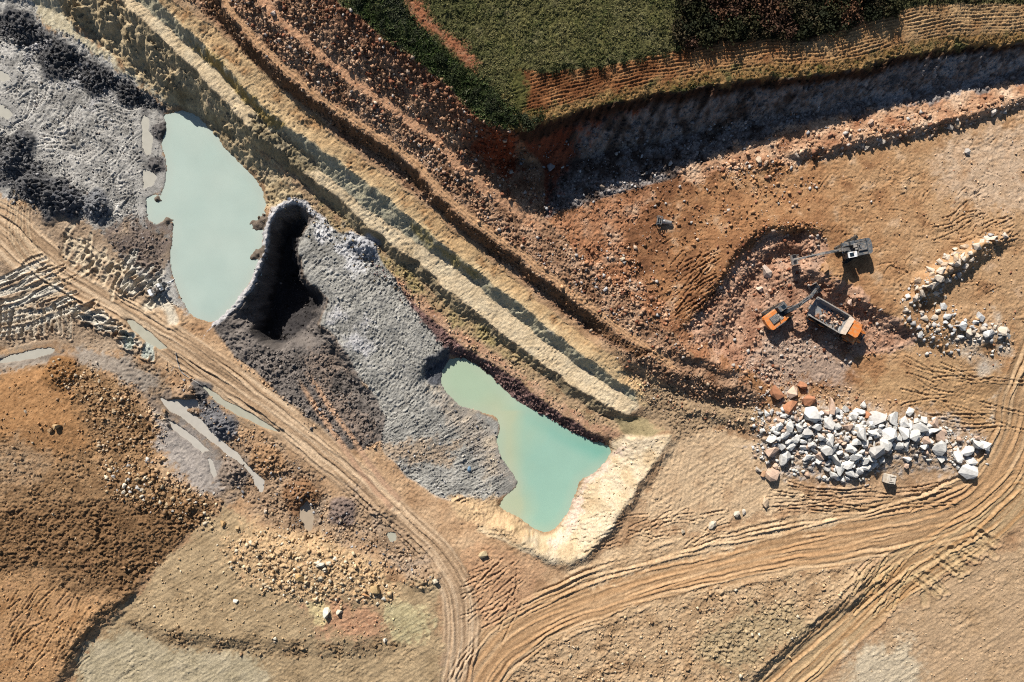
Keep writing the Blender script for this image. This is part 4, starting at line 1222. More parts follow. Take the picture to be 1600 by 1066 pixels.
# ------------------------------------------------------------------ water
def water_mat(name, deep, shallow, attr=None, rough=.12):
    m = bpy.data.materials.new(name)
    m.use_nodes = True
    nt = m.node_tree
    b = nt.nodes['Principled BSDF']
    b.inputs['Roughness'].default_value = rough
    b.inputs['IOR'].default_value = 1.33
    at = nt.nodes.new('ShaderNodeAttribute')
    at.attribute_name = 'earth'
    tc = nt.nodes.new('ShaderNodeTexCoord')
    n = nt.nodes.new('ShaderNodeTexNoise')
    n.inputs['Scale'].default_value = .18
    n.inputs['Detail'].default_value = 4
    nt.links.new(tc.outputs['Object'], n.inputs['Vector'])
    r = nt.nodes.new('ShaderNodeMapRange')
    r.inputs['From Min'].default_value = .3
    r.inputs['From Max'].default_value = .7
    r.inputs['To Min'].default_value = .96
    r.inputs['To Max'].default_value = 1.03
    nt.links.new(n.outputs['Fac'], r.inputs['Value'])
    mx = nt.nodes.new('ShaderNodeVectorMath')
    mx.operation = 'SCALE'
    nt.links.new(at.outputs['Color'], mx.inputs[0])
    nt.links.new(r.outputs[0], mx.inputs['Scale'])
    nt.links.new(mx.outputs[0], b.inputs['Base Color'])
    n2 = nt.nodes.new('ShaderNodeTexNoise')
    n2.inputs['Scale'].default_value = 1.2
    nt.links.new(tc.outputs['Object'], n2.inputs['Vector'])
    bp = nt.nodes.new('ShaderNodeBump')
    bp.inputs['Strength'].default_value = .04
    bp.inputs['Distance'].default_value = .05
    nt.links.new(n2.outputs['Fac'], bp.inputs['Height'])
    nt.links.new(bp.outputs[0], b.inputs['Normal'])
    return m


M['water'] = water_mat('milky_water', None, None)
M['puddle'] = water_mat('muddy_puddle', None, None, rough=.45)


def water_sheet(name, poly, zw, label, grow, colfun, cat, step=1.0):
    """a level sheet over the grid cells near the polygon; the shore is where the ground comes through it"""
    p = np.asarray(poly)
    st = 3 if len(p) > 30 else 1
    near = mask(p, 6, 0, 0)
    cell = (near[::st, ::st] > .001)
    ci, cj = np.where(cell[:-1, :-1] | cell[1:, :-1] | cell[:-1, 1:] | cell[1:, 1:])
    idx = {}
    xs, ys = X[::st, ::st], Y[::st, ::st]
    W_ = xs.shape[1]
    q = np.stack([ci * W_ + cj, ci * W_ + cj + 1, (ci + 1) * W_ + cj + 1, (ci + 1) * W_ + cj], -1)
    vid, inv = np.unique(q, return_inverse=True)
    vx, vy = xs.ravel()[vid], ys.ravel()[vid]
    zb = ZBASE[::st, ::st].ravel()[vid]
    vz = np.full(len(vx), zw) if zw is not None else zb - .26
    uu, vv = to_px(vx, vy, vz)
    o = mesh_obj(name, np.stack([vx, vy, vz], -1), inv.reshape(-1, 4), M['water' if name == 'pond' else 'puddle'], colors=colfun(uu, vv, vx, vy), smooth=True)
    return tag(o, label, cat, kind='structure')


def col_pond1(u, v, x, y):
    t = np.clip(.5 + .8 * fbm(x / 9, y / 9, 3, 150), 0, 1)[:, None]
    d = samp(SD1, u, v)
    e = np.clip(1 - d / 14, 0, 1)[:, None]
    c = alb(186, 206, 194) * (1 - t) + alb(196, 212, 199) * t
    return c * (1 - .5 * e) + alb(196, 204, 190) * .5 * e


def col_pond2(u, v, x, y):
    d = samp(SD2, u, v)
    e = np.clip(1 - d / 16, 0, 1)
    n = .25 * fbm(x / 5, y / 5, 3, 151)
    g = np.clip((u - 745) / 130 + (v - 640) / 400 + n, 0, 1)                      # silt clears eastwards
    tq = np.clip(1 - np.abs((v - 640) - (u - 830) * .55) / 34, 0, 1) * np.clip((u - 800) / 90, 0, 1)   # clear deep water under the scarp
    silt = np.clip(1 - np.hypot(u - 800, v - 790) / 45 + n, 0, 1) + np.clip(1 - np.hypot(u - 775, v - 640) / 40 + n, 0, 1) + np.clip(1 - np.abs(u - 795) / 26 + n, 0, 1) * (v > 640)
    silt = np.clip(silt, 0, 1)[:, None]
    g, tq = g[:, None], np.clip(tq, 0, 1)[:, None]
    c = alb(180, 202, 170) * (1 - g) + alb(160, 203, 182) * g
    c = c * (1 - .75 * tq) + alb(92, 182, 164) * .75 * tq
    c = c * (1 - .8 * silt) + alb(196, 202, 164) * .8 * silt
    e = (e * .35)[:, None]
    return c * (1 - e) + alb(196, 202, 176) * e


water_sheet('pond', POND1, WATER1, 'pale milky blue pond beside the black shaft', 0, col_pond1, 'pond')
water_sheet('pond', POND2, WATER2, 'turquoise green pond inside the cream embankment', 0, col_pond2, 'pond')
for p, zw, lab in PUD:
    if 'green' in lab:
        c = (194, 190, 168)
    elif 'tan' in lab:
        c = (190, 170, 144)
    elif 'white' in lab or 'stream' in lab:
        c = (206, 198, 184)
    else:
        c = (198, 192, 176)
    water_sheet('stream' if 'stream' in lab or 'channel' in lab else 'puddle', p, zw, lab, 0, lambda u, v, x, y, c=c: alb(*c)[None] * (1 + .06 * pn(x, y, 3))[:, None], 'stream' if 'stream' in lab or 'channel' in lab else 'puddle')

# ------------------------------------------------------------------ loose stones: countless, one mesh per heap
_cube = np.array([[x, y, z] for x in (-1, 1) for y in (-1, 1) for z in (-1, 1)], f32) * .62
_cubef = np.array([[0, 1, 3, 2], [4, 6, 7, 5], [0, 4, 5, 1], [2, 3, 7, 6], [0, 2, 6, 4], [1, 5, 7, 3]])
rs = np.random.default_rng(2024)
M['stone'] = mat('loose_stone', .9, attr='earth', spec=.15)


def stones_at(x, y, r, cols, name, label, sink=.42, parent=None):
    n = len(x)
    if n == 0:
        return None
    z = ground_z(x, y)
    v = _cube[None] * (1 + rs.uniform(-.75, .45, (n, 8, 3))).astype(f32)
    v[:, :, 2] *= rs.uniform(.55, .95, (n, 1))
    v[:, :, 0] *= rs.uniform(.7, 1.3, (n, 1))
    q = rs.normal(size=(n, 4))
    q /= np.linalg.norm(q, axis=1)[:, None]
    w, a, b, c = q.T
    Rm = np.stack([1 - 2 * (b * b + c * c), 2 * (a * b - c * w), 2 * (a * c + b * w), 2 * (a * b + c * w), 1 - 2 * (a * a + c * c), 2 * (b * c - a * w),
                   2 * (a * c - b * w), 2 * (b * c + a * w), 1 - 2 * (a * a + b * b)], -1).reshape(n, 3, 3)
    v = np.einsum('nij,nkj->nki', Rm, v) * r[:, None, None]
    v += np.stack([x, y, z + r * (.62 - sink)], -1)[:, None, :]
    f = (_cubef[None] + (np.arange(n) * 8)[:, None, None]).reshape(-1, 4)
    col = np.repeat(cols, 8, 0)
    o = mesh_obj(name, v.reshape(-1, 3), f, M['stone'], colors=col, parent=parent)
    if parent is None:
        tag(o, label, 'rubble', kind='stuff')
    else:
        o['kind'] = 'stuff'
    return o


def pick(pal, n, jitter=.16):
    p = np.array([alb(*c) for c in pal])
    c = p[rs.integers(0, len(pal), n)]
    return np.clip(c * (1 + rs.normal(0, jitter, (n, 1))), .01, .8)


def scatter(poly, n, r0, r1, pal, label, clump=1.0, name='rubble', k=5.0, own_share=.35):
    r1 = r1 * 1.15
    p = pts(poly) if isinstance(poly, str) else np.asarray(poly)[:, :2]
    sd = sdf(p, True)
    lo, hi = p.min(0), p.max(0)
    xs, ys = [], []
    got = 0
    for _ in range(30):
        u = rs.uniform(lo[0], hi[0], n * 3)
        v = rs.uniform(lo[1], hi[1], n * 3)
        d = samp(sd, u, v)
        ok = d > rs.uniform(-10, 8, len(u))
        u, v = u[ok], v[ok]
        x, y, z = px_ground(u, v)
        dens = .5 + clump * .9 * fbm(x / 3.2, y / 3.2, 3, 201)
        gi = np.clip(((y - GY0) / GST).astype(int), 0, NY - 1), np.clip(((x - GX0) / GST).astype(int), 0, NX - 1)
        dens = dens * (1 - .9 * np.maximum(strip_m[gi], np.maximum(track_m[gi], np.maximum(road_m[gi], branch_m[gi]))))
        ok = rs.random(len(x)) < dens
        xs.append(x[ok]); ys.append(y[ok])
        got += ok.sum()
        if got >= n:
            break
    x, y = np.concatenate(xs)[:n], np.concatenate(ys)[:n]
    r = r0 + (r1 - r0) * rs.random(len(x)) ** k
    gi = np.clip(((y - GY0) / GST).astype(int), 0, NY - 1), np.clip(((x - GX0) / GST).astype(int), 0, NX - 1)
    soil = C[gi] * rs.uniform(.9, 1.5, (len(x), 1))
    own = (rs.random(len(x)) < own_share)[:, None]
    return stones_at(x, y, r, np.clip(np.where(own, pick(pal, len(x)), soil), .01, .7), name, label)


WARM = [(196, 158, 126), (214, 184, 156), (176, 124, 92), (160, 108, 78), (206, 196, 186)]
REDS = [(188, 150, 122), (208, 178, 152), (162, 104, 74), (140, 84, 56), (200, 188, 176), (120, 80, 60)]
GREYS = [(150, 148, 150), (176, 174, 174), (118, 116, 118), (200, 196, 192)]
DARKS = [(106, 99, 94), (126, 117, 111), (148, 137, 129), (94, 88, 85)]
CREAM = [(220, 196, 158), (204, 174, 132), (230, 212, 182), (190, 154, 110)]
BROWN = [(146, 112, 80), (172, 138, 102), (194, 164, 128), (124, 96, 68), (206, 184, 154)]

scatter('400,-60 525,0 600,58 690,125 750,190 800,210 840,280 840,335 780,310 700,250 620,180 540,118 440,40 370,-60', 3900, .12, .50, REDS, 'light stones strewn over the red hillside under the grass')
scatter('300,-60 385,-60 440,36 540,118 620,175 700,250 780,312 900,405 1000,480 1090,560 1020,560 900,465 800,385 700,310 650,248 560,188 440,100 330,-10', 3450, .12, .48, REDS + [(170, 160, 156)], 'grey and pink stones covering the slope above the dirt track')
scatter('280,-20 390,70 450,130 540,205 620,268 700,335 800,415 900,495 990,560 1060,610 1190,640 1110,600 1000,550 900,480 800,405 700,330 600,238 450,118 360,30', 1950, .12, .42, [(120, 96, 80), (160, 128, 100), (96, 74, 58), (190, 164, 136)], 'brown stones on the scarp just below the dirt track')
scatter('850,335 960,305 1075,270 1240,250 1300,300 1150,370 1100,430 1060,500 1110,545 1190,625 1090,565 990,480 900,400', 2200, .10, .42, WARM, 'orange and white stones scattered over the quarry floor')
scatter('900,400 980,380 1010,440 1050,500 1000,480 940,440', 375, .2, .6, WARM + [(214, 206, 200)], 'larger pale stones clustered on the quarry floor above the track')
scatter('1120,255 1240,225 1400,190 1600,148 1680,130 1680,150 1600,168 1500,198 1400,222 1300,244 1240,258 1140,290', 1125, .14, .55, WARM + [(226, 210, 194)], 'loose stones along the rocky bank below the cliff')
scatter('800,240 900,225 1000,205 1100,190 1200,175 1300,165 1400,160 1340,190 1200,222 1060,275 960,305 850,335', 1650, .12, .5, GREYS + [(140, 110, 90)], 'fallen grey stones in the cliff shade')
scatter('1300,270 1600,200 1680,200 1680,560 1590,600 1480,560 1400,480 1380,380', 1200, .09, .28, WARM, 'small stones scattered over the sandy eastern floor')
scatter('1075,515 1110,468 1150,412 1172,388 1205,366 1250,360 1290,378 1280,425 1335,455 1400,510 1380,545 1330,570 1260,570 1200,620 1130,575', 1700, .12, .5, REDS + WARM, 'broken reddish stones filling the excavation hollow')
scatter('1060,505 1100,462 1140,402 1162,376 1200,348 1250,342 1290,356 1285,378 1250,366 1205,368 1170,392 1120,470 1080,512', 600, .14, .45, WARM + REDS, 'stones on the ridge round the excavation hollow')
scatter('1140,560 1200,600 1230,640 1330,640 1440,640 1300,600 1200,570', 675, .1, .4, WARM, 'small stones between hollow and boulder pile')
scatter('1185,615 1240,640 1330,648 1470,660 1545,690 1535,742 1450,712 1400,700 1380,740 1330,760 1290,745 1230,730 1175,710', 1300, .16, .6, [(226, 221, 209), (206, 200, 192), (206, 172, 144), (186, 180, 172), (226, 222, 216)], 'white chips of rock between the boulders of the large pile', k=3.0, own_share=.85)
scatter('1405,470 1450,420 1560,362 1585,375 1530,410 1470,455 1500,500 1580,500 1580,548 1500,560 1430,545 1420,500', 420, .16, .6, [(226, 216, 204), (206, 188, 168), (200, 196, 192)], 'pale chips around the boulder row and the rubble below it', k=3.0, own_share=.8)
scatter('960,555 1050,590 1100,600 1200,630 1200,680 1110,670 1050,650 1000,620', 975, .12, .4, WARM + [(130, 110, 90)], 'brown stones on the scarps above the lower yard')
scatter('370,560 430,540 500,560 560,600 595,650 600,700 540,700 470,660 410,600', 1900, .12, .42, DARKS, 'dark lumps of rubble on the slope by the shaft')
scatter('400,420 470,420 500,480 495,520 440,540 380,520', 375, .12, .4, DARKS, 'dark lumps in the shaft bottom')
scatter('-20,20 60,50 120,90 200,135 262,168 200,160 120,122 40,80 -20,50', 1125, .15, .5, [(92, 91, 92), (116, 114, 114), (76, 76, 78)], 'dark wet lumps of clay along the trench')
scatter('-20,215 30,212 60,250 130,300 165,310 165,335 110,338 60,330 0,300', 975, .14, .45, [(98, 97, 98), (124, 122, 122), (160, 157, 155)], 'dark clay lumps on the grey heaps')
scatter('-20,80 90,90 220,170 250,240 225,330 270,360 265,420 200,400 120,310 60,240 -20,200', 1800, .1, .32, GREYS + DARKS, 'small clods over the grey mud flat')
scatter('380,330 430,318 470,300 520,340 600,400 700,500 800,570 900,640 960,670 880,640 780,575 680,500 600,440 500,370', 1125, .1, .35, [(150, 130, 96), (170, 150, 116), (120, 104, 84)], 'clods on the lumpy ledge above the green pond')
scatter('570,400 640,475 700,545 760,575 830,625 900,680 950,695 890,672 800,612 740,560 690,530 620,450', 675, .12, .38, [(110, 84, 80), (150, 118, 112), (170, 140, 134)], 'purplish lumps along the pond scarp')
scatter('60,560 130,560 200,600 255,650 262,690 220,720 150,700 130,640 90,600', 1500, .12, .5, BROWN + [(214, 190, 156)], 'pale stones on the upper flank of the spoil mound')
scatter('-20,570 120,590 260,720 340,785 260,880 180,945 60,1066 -20,1066', 1950, .1, .34, BROWN, 'brown clods over the spoil mound')
scatter('150,720 240,710 300,760 350,790 330,830 240,800 170,770', 825, .15, .6, CREAM + [(196, 190, 182)], 'cream stones spilled at the right foot of the spoil mound')
scatter('350,840 400,820 470,835 560,870 620,915 605,950 520,940 420,930 360,890', 1100, .12, .6, CREAM, 'cream stones heaped on the sandy slope', own_share=.8)
scatter('210,950 300,850 350,820 380,900 600,960 640,1000 400,1000 260,985', 825, .08, .3, CREAM, 'small stones dotting the sandy slope')
scatter('200,965 330,990 500,1004 600,998 612,1024 500,1028 330,1012 200,982', 220, .12, .4, BROWN, 'stones along the dark step at the foot of the sandy slope')
scatter('260,560 330,620 420,690 500,750 520,800 640,850 690,900 650,920 540,850 450,850 390,780 330,690 280,620', 1950, .12, .42, BROWN + GREYS, 'brown and grey lumps in the muddy ground by the access track')
scatter('860,1000 1060,930 1290,888 1340,895 1345,930 1210,1040 1150,1080 860,1080', 1650, .1, .4, CREAM + BROWN, 'stones on the rough tongue between the roads')
scatter('1300,1080 1450,940 1600,870 1680,870 1680,1100', 750, .07, .22, CREAM, 'fine stones on the sandy field')
scatter('960,690 1045,685 1010,745 950,830 890,880 830,860 860,835 900,780 930,745', 375, .08, .26, CREAM, 'crumbs on the cream embankment')
scatter('700,640 760,660 800,740 790,790 700,780 620,730 600,660', 675, .1, .34, GREYS, 'grey crumbs on the clay shelf near the green pond')
scatter('480,340 560,370 640,480 690,560 640,600 560,560 500,460', 675, .08, .28, GREYS, 'grey crumbs on the upper clay shelf')


# ------------------------------------------------------------------ boulders, each one a thing
def hull_mesh(seed, n=18, flat=.78):
    r = np.random.default_rng(seed)
    p = r.normal(size=(n, 3))
    p /= np.linalg.norm(p, axis=1)[:, None]
    p *= r.uniform(.82, 1.0, (n, 1))
    p *= [1, r.uniform(.7, .95), flat * r.uniform(.85, 1.1)]
    bm = bmesh.new()
    for q in p:
        bm.verts.new(q)
    res = bmesh.ops.convex_hull(bm, input=bm.verts)
    bmesh.ops.delete(bm, geom=[e for e in res['geom_interior'] if isinstance(e, bmesh.types.BMVert)], context='VERTS')
    me = bpy.data.meshes.new('boulder')
    bm.to_mesh(me)
    bm.free()
    me.materials.append(M['rock'])
    return me


M['rock'] = mat('rock', .85, objcol=True, var=.22, vscale=2.0, bump=.6, bscale=3.0, spec=.2)
HULLS = [hull_mesh(400 + q, 11 + q % 6) for q in range(14)]
NB = [0]
TAKEN = []


def boulder(u, v, r_px, col, label, group, squash=1.0, lift=.25, name='boulder'):
    x, y, z = (float(q) for q in px_ground(np.array(float(u)), np.array(float(v))))
    r = r_px * SC * (H_CAM - z) / H_CAM
    o = bpy.data.objects.new(name, HULLS[NB[0] % len(HULLS)])
    NB[0] += 1
    rr_ = random.Random(NB[0] * 31 + 5)
    o.scale = (r * 1.08 * rr_.uniform(.92, 1.1), r * 1.0 * rr_.uniform(.85, 1.1), r * rr_.uniform(.8, 1.1) * squash)
    o.rotation_euler = (rr_.uniform(-.5, .5), rr_.uniform(-.5, .5), rr_.uniform(0, 6.28))
    o.location = (x, y, z + r * lift)
    c = alb(*col) * rr_.uniform(.86, 1.12)
    o.color = (*[float(min(.85, q)) for q in c], 1)
    COL.objects.link(o)
    tag(o, label, 'boulder', group)
    TAKEN.append((u, v, r_px))
    return o


WH, OR_, PK = (232, 228, 220), (204, 138, 96), (218, 184, 158)
GW = (210, 205, 198)
pile = '''50,320,46,o 150,325,36,p 210,280,30,o 250,375,42,o 150,425,52,o 265,460,52,w 390,405,46,p 405,448,36,w 480,430,28,w 520,480,34,w 560,450,30,w 592,408,24,w 612,465,30,o 662,482,52,g 780,490,46,w 840,510,38,w 880,445,28,w 970,500,28,w 1052,510,38,p 942,542,42,w 1032,562,34,w 832,576,42,w 902,592,42,w
742,580,46,w 372,520,38,g 432,540,26,w 490,545,30,p 582,580,42,w 642,570,30,w 240,572,34,g 190,540,30,w 130,540,33,w 108,600,33,w 172,610,30,w 14,610,30,w 66,612,20,w 76,662,28,w 142,662,30,w 20,690,36,p 96,732,42,w 42,782,20,p 20,835,40,p 246,735,28,w 322,716,30,p 270,650,26,g 372,682,42,g 402,630,34,w 380,598,24,w 470,640,20,p
502,682,38,w 552,632,34,w 604,640,26,g 672,692,48,g 722,640,40,w 812,620,24,w 812,660,30,w 862,652,30,w 982,620,30,p 970,660,26,w 1062,604,40,p 1092,580,28,p 1064,664,46,w 1072,735,24,w 1104,735,15,w 862,742,24,w 862,782,16,p 1180,722,34,w 1240,690,38,w 1252,750,34,w 1240,812,52,w 1302,642,38,w 1346,652,36,w 1302,610,18,p 1186,792,18,w
482,762,42,w 542,722,34,w 412,752,38,w 452,802,38,w 512,826,34,w 562,816,28,w 602,790,30,w 656,780,24,w 682,786,18,g 706,746,20,w 402,832,28,w 432,852,24,w 462,872,20,w 602,750,28,w 330,590,30,g 300,540,26,g 350,570,22,w 700,540,24,w 930,500,24,w 1000,540,22,w 880,550,26,w 560,540,24,w 450,590,24,w 640,730,24,w 580,690,24,w 760,620,22,w 440,700,24,w 340,760,16,p 780,550,20,w'''
cm_ = {'o': OR_, 'p': PK, 'w': WH, 'g': GW}
lab_ = {'o': 'orange-brown block of stone at the upper left end of the large boulder pile', 'p': 'pinkish boulder in the large pile inside the haul road bend',
        'w': 'white boulder in the large pile inside the haul road bend', 'g': 'grey-white shattered boulder in the large pile inside the haul road bend'}
for t in pile.split():
    a, b, r, k = t.split(',')
    a, b, r = float(a), float(b), float(r)
    lab, grp = lab_[k], 'boulders of the large pile, ' + {'o': 'orange', 'p': 'pinkish', 'w': 'white', 'g': 'grey'}[k]
    if (a, b) == (1240, 812):
        lab, grp = 'big white boulder at the lower right tip of the large pile', None
    elif (a, b) == (1064, 664):
        lab, grp = 'long white slab lying where the pile narrows towards its right tail', None
    elif (a, b) == (20, 835):
        lab, grp = 'pinkish boulder standing off the lower left corner of the large pile', None
    elif (a, b) == (862, 742):
        lab, grp = 'lone round white boulder just below the middle of the large pile', None
    elif (a, b) == (612, 465):
        lab, grp = 'bright orange boulder set among white ones in the middle of the large pile', None
    boulder(1200 + a / 4, 532 + b / 4, r / 4 * 1.32, cm_[k], lab, grp, lift=.32)
# gaps in the pile filled with smaller white blocks
pp = pts('1195,640 1240,640 1300,640 1370,650 1470,665 1485,690 1455,700 1400,692 1378,725 1345,745 1305,752 1290,735 1240,700 1200,700')
sdp = sdf(pp, True)
ra = random.Random(3)
made = 0
for _ in range(4000):
    u, v = ra.uniform(1190, 1490), ra.uniform(630, 755)
    if samp(sdp, np.array(u), np.array(v)) < 2:
        continue
    r = ra.uniform(3.5, 8.5)
    if any((u - a) ** 2 + (v - b) ** 2 < (.5 * (r + c)) ** 2 for a, b, c in TAKEN):
        continue
    boulder(u, v, r, ra.choice([WH, WH, GW, (226, 222, 216), PK]), 'small pale block wedged between boulders of the large pile', 'small blocks in the large pile', lift=.35)
    made += 1
    if made >= 120:
        break
CR = (226, 208, 186)
row = '''1365,425,30 1412,427,22 1475,410,22 1300,480,34 1225,482,25 1165,487,18 1165,525,22 1215,530,20 1176,556,28 1222,556,18 1120,550,22 1076,580,28 1106,592,22 1176,590,28 1230,602,20 1010,620,28 1026,656,22 1076,630,30 1066,682,34 1110,692,18 935,690,24 990,722,30 1036,720,30 930,740,18 955,746,18 962,772,22 920,802,24 945,802,15 945,846,14 1040,772,20 1072,762,15 1260,520,18 1140,620,20 1140,580,18 1270,560,18 1330,450,18'''
for k, t in enumerate(row.split()):
    a, b, r = map(float, t.split(','))
    if k == 0:
        boulder(1200 + a / 4, 266 + b / 4, r / 4, CR, 'largest white boulder at the top end of the boulder row', None)
    else:
        boulder(1200 + a / 4, 266 + b / 4, r / 4 * 1.22, CR if k % 4 else (216, 186, 154), 'cream boulder in the row running up the eastern quarry floor', 'boulders of the row')
low = '''975,930,22 945,1030,28 1090,850,22 1060,880,18 1120,915,28 1100,950,18 1040,920,20 1160,900,15 1210,975,30 1250,1015,28 1320,915,30 1380,1035,40 1460,1010,36 1482,1034,25 1295,955,18 1305,1035,22 1350,970,16 1200,1040,18 1060,1000,15 1130,970,15 1230,940,14 1420,980,15 1160,1000,14 1270,980,15'''
for k, t in enumerate(low.split()):
    a, b, r = map(float, t.split(','))
    boulder(1200 + a / 4, 266 + b / 4, r / 4 * 1.22, (214, 212, 208) if k % 3 else CR, 'pale boulder in the loose scatter below the boulder row', 'scattered boulders below the row')
for u, v, r, c, lab in (
    (1197, 425, 11, (224, 200, 180), 'large cream rock between the two excavators, inside the hollow'),
    (1186, 449, 8, (222, 192, 170), 'cream rock just below the large one in the hollow'),
    (1208, 408, 5, (204, 150, 112), 'small orange rock above the large cream rock in the hollow'),
    (1288, 418, 9, (206, 160, 116), 'long tan slab leaning below the upper excavator boom'),
    (1328, 473, 7, (206, 172, 150), 'pinkish rock beside the dump truck bed'),
    (1150, 803, 8, (226, 212, 190), 'cream boulder in the lower yard, middle of three by the road'),
    (1162, 800, 5, (222, 206, 186), 'small cream boulder touching the middle one in the lower yard'),
    (1195, 785, 8, (226, 196, 160), 'peach boulder at the upper edge of the lower yard'),
    (1112, 820, 7.5, (224, 208, 184), 'cream boulder nearest the embankment in the lower yard'),
    (1067, 829, 5, (210, 190, 160), 'flat tan stone at the corner of the lower yard'),
    (1192, 741, 6, (206, 160, 120), 'orange-tan boulder left of the large pile'),
    (1184, 733, 7, (216, 200, 180), 'pale boulder at the left edge of the large pile, above the orange-tan one'),
    (1207, 740, 8, (226, 214, 196), 'pale boulder at the lower left foot of the large pile'),
    (755, 866, 9, (220, 196, 150), 'round cream boulder alone beside the access track'),
    (510, 956, 9, (236, 226, 200), 'bright cream boulder on a yellowish patch of the sandy slope'),
    (531, 958, 7, (232, 220, 192), 'smaller bright boulder right of the one on the yellowish patch'),
    (587, 920, 11, (214, 178, 122), 'large tan boulder at the right end of the cream stone heap'),
    (573, 932, 8, (200, 150, 100), 'orange-tan boulder touching the large one at the heap end'),
    (600, 936, 4.5, (230, 222, 204), 'small white stone below the large tan boulder'),
    (590, 943, 4, (214, 200, 172), 'small grey-cream stone under the large tan boulder'),
    (470, 903, 9, (210, 170, 110), 'long tan boulder in the middle of the cream stone heap'),
    (501, 882, 8, (232, 222, 200), 'white boulder at the top of the cream stone heap'),
    (514, 880, 6, (226, 212, 186), 'cream boulder right of the white one in the stone heap'),
    (523, 872, 6, (230, 218, 196), 'cream boulder topmost in the stone heap'),
    (430, 998, 4.5, (230, 220, 196), 'lone white stone on the sandy slope above the dark step'),
    (369, 938, 5, (232, 224, 204), 'lone white stone on the left part of the sandy slope'),
    (602, 1000, 5, (222, 210, 190), 'white stone at the right end of the dark step'),
    (680, 908, 6, (222, 206, 178), 'cream boulder at the edge of the access track'),
    (675, 900, 5, (200, 170, 130), 'tan boulder beside the cream one at the access track edge'),
    (92, 668, 8, (206, 170, 120), 'tan rock alone on the smooth top of the spoil mound'),
    (80, 672, 6, (190, 150, 104), 'tan rock left of the lone one on the spoil mound'),
    (41, 643, 4, (214, 200, 176), 'small pale stone high on the spoil mound'),
    (348, 818, 7, (206, 166, 110), 'tan boulder at the top corner of the sandy slope'),
    (372, 826, 6, (214, 180, 130), 'tan boulder right of the corner one on the sandy slope'),
    (415, 800, 6, (196, 178, 156), 'grey-tan boulder above the cream stone heap'),
    (1185, 250, 7, (222, 196, 166), 'cream boulder in the little cluster on the upper floor'),
    (1196, 256, 5, (206, 170, 138), 'tan boulder at the lower side of the little cluster on the upper floor'),
    (1510, 237, 7, (196, 186, 176), 'flat grey boulder alone on the floor below the rocky bank'),
    (1378, 222, 6, (224, 208, 188), 'cream boulder at the foot of the rocky bank, left of its middle'),
    (1245, 243, 6, (214, 196, 178), 'pale boulder at the left tip of the rocky bank'),
    (1360, 193, 7, (220, 186, 158), 'pinkish boulder at the shade edge above the rocky bank'),
    (1483, 199, 7, (210, 196, 180), 'pale boulder on the front of the rocky bank, left of the largest'),
    (1494, 194, 8, (218, 186, 150), 'largest tan boulder on the front of the rocky bank'),
    (1553, 178, 9, (220, 208, 194), 'long pale boulder near the right end of the rocky bank'),
    (860, 262, 9, (150, 148, 150), 'grey boulder in the deepest cliff shade'),
    (1005, 272, 8, (150, 140, 132), 'flat grey slab in the cliff shade near its edge'),
    (942, 292, 6, (170, 150, 130), 'tan boulder near the cliff shade edge'),
    (428, 22, 6, (206, 186, 172), 'white-pink boulder on the stony bench near the top'),
    (972, 405, 5, (214, 196, 168), 'round cream stone on the floor above the dirt track'),
    (946, 452, 5, (200, 196, 194), 'white stone below the round cream one above the dirt track'),
    (733, 733, 5, (110, 146, 176), 'bluish stone on the clay shelf near the green pond'),
    (452, 311, 5, (110, 122, 140), 'blue-grey lump on the shaft rim'),
    (500, 640, 4, (150, 148, 150), 'grey stone beside the branch track on the dark rubble'),
):
    boulder(u, v, r, c, lab, None, lift=.3)
for poly, n, r0, r1, cols, lab, grp in (
    ('1250,238 1330,225 1430,202 1520,182 1600,158 1600,166 1520,194 1430,214 1330,238 1250,250', 26, 2.5, 5, [CR, (206, 180, 152), (196, 190, 184)], 'pale stone on the front of the rocky bank below the cliff', 'stones on the rocky bank'),
    ('450,860 520,875 570,905 600,930 520,935 460,910', 30, 2.5, 5.5, [(222, 200, 160), (228, 212, 180), (206, 170, 120)], 'cream stone in the heap on the sandy slope', 'stones of the cream heap'),
    ('165,740 215,725 260,775 300,790 285,805 230,785 170,765', 22, 2.5, 5.5, [(226, 212, 188), (206, 200, 192), (210, 180, 136)], 'pale stone spilled at the foot of the spoil mound', 'stones at the mound foot'),
    ('75,565 130,575 180,610 250,640 255,670 200,660 140,625', 22, 2.5, 5.5, [(214, 184, 142), (224, 202, 166), (196, 160, 116)], 'pale stone on the upper flank of the spoil mound', 'stones on the mound flank'),
):
    p = pts(poly)
    sp_ = sdf(p, True)
    k = 0
    while k < n:
        u, v = ra.uniform(p[:, 0].min(), p[:, 0].max()), ra.uniform(p[:, 1].min(), p[:, 1].max())
        if samp(sp_, np.array(u), np.array(v)) < 0:
            continue
        boulder(u, v, r0 + (r1 - r0) * ra.random() ** 2, ra.choice(cols), lab, grp, lift=.28, name='stone')
        k += 1


# ---- tell like boulders apart: by size within the part of their pile
ORD = ['largest', 'second largest', 'third largest', 'fourth largest', 'fifth largest', 'sixth largest', 'seventh largest', 'eighth largest', 'ninth largest', 'tenth largest', 'eleventh largest', 'twelfth largest', 'thirteenth largest', 'fourteenth largest']


def single_out(group, kind, where, cuts, names, vcut):
    mem = [o for o in bpy.data.objects if o.get('group') == group]
    cells = {}
    for o in mem:
        uu, vv = to_px(o.location.x, o.location.y, o.location.z)
        c = sum(uu > q for q in cuts)
        h = '' if vcut is None else ('upper ' if vv < vcut(uu) else 'lower ')
        cells.setdefault((c, h), []).append(o)
    for (c, h), os_ in cells.items():
        os_.sort(key=lambda o: -o.scale[0] * o.scale[1])
        for k_, o in enumerate(os_):
            if k_ < len(ORD):
                o['label'] = f'{ORD[k_]} {kind} in the {h}{names[c]} of the {where}'


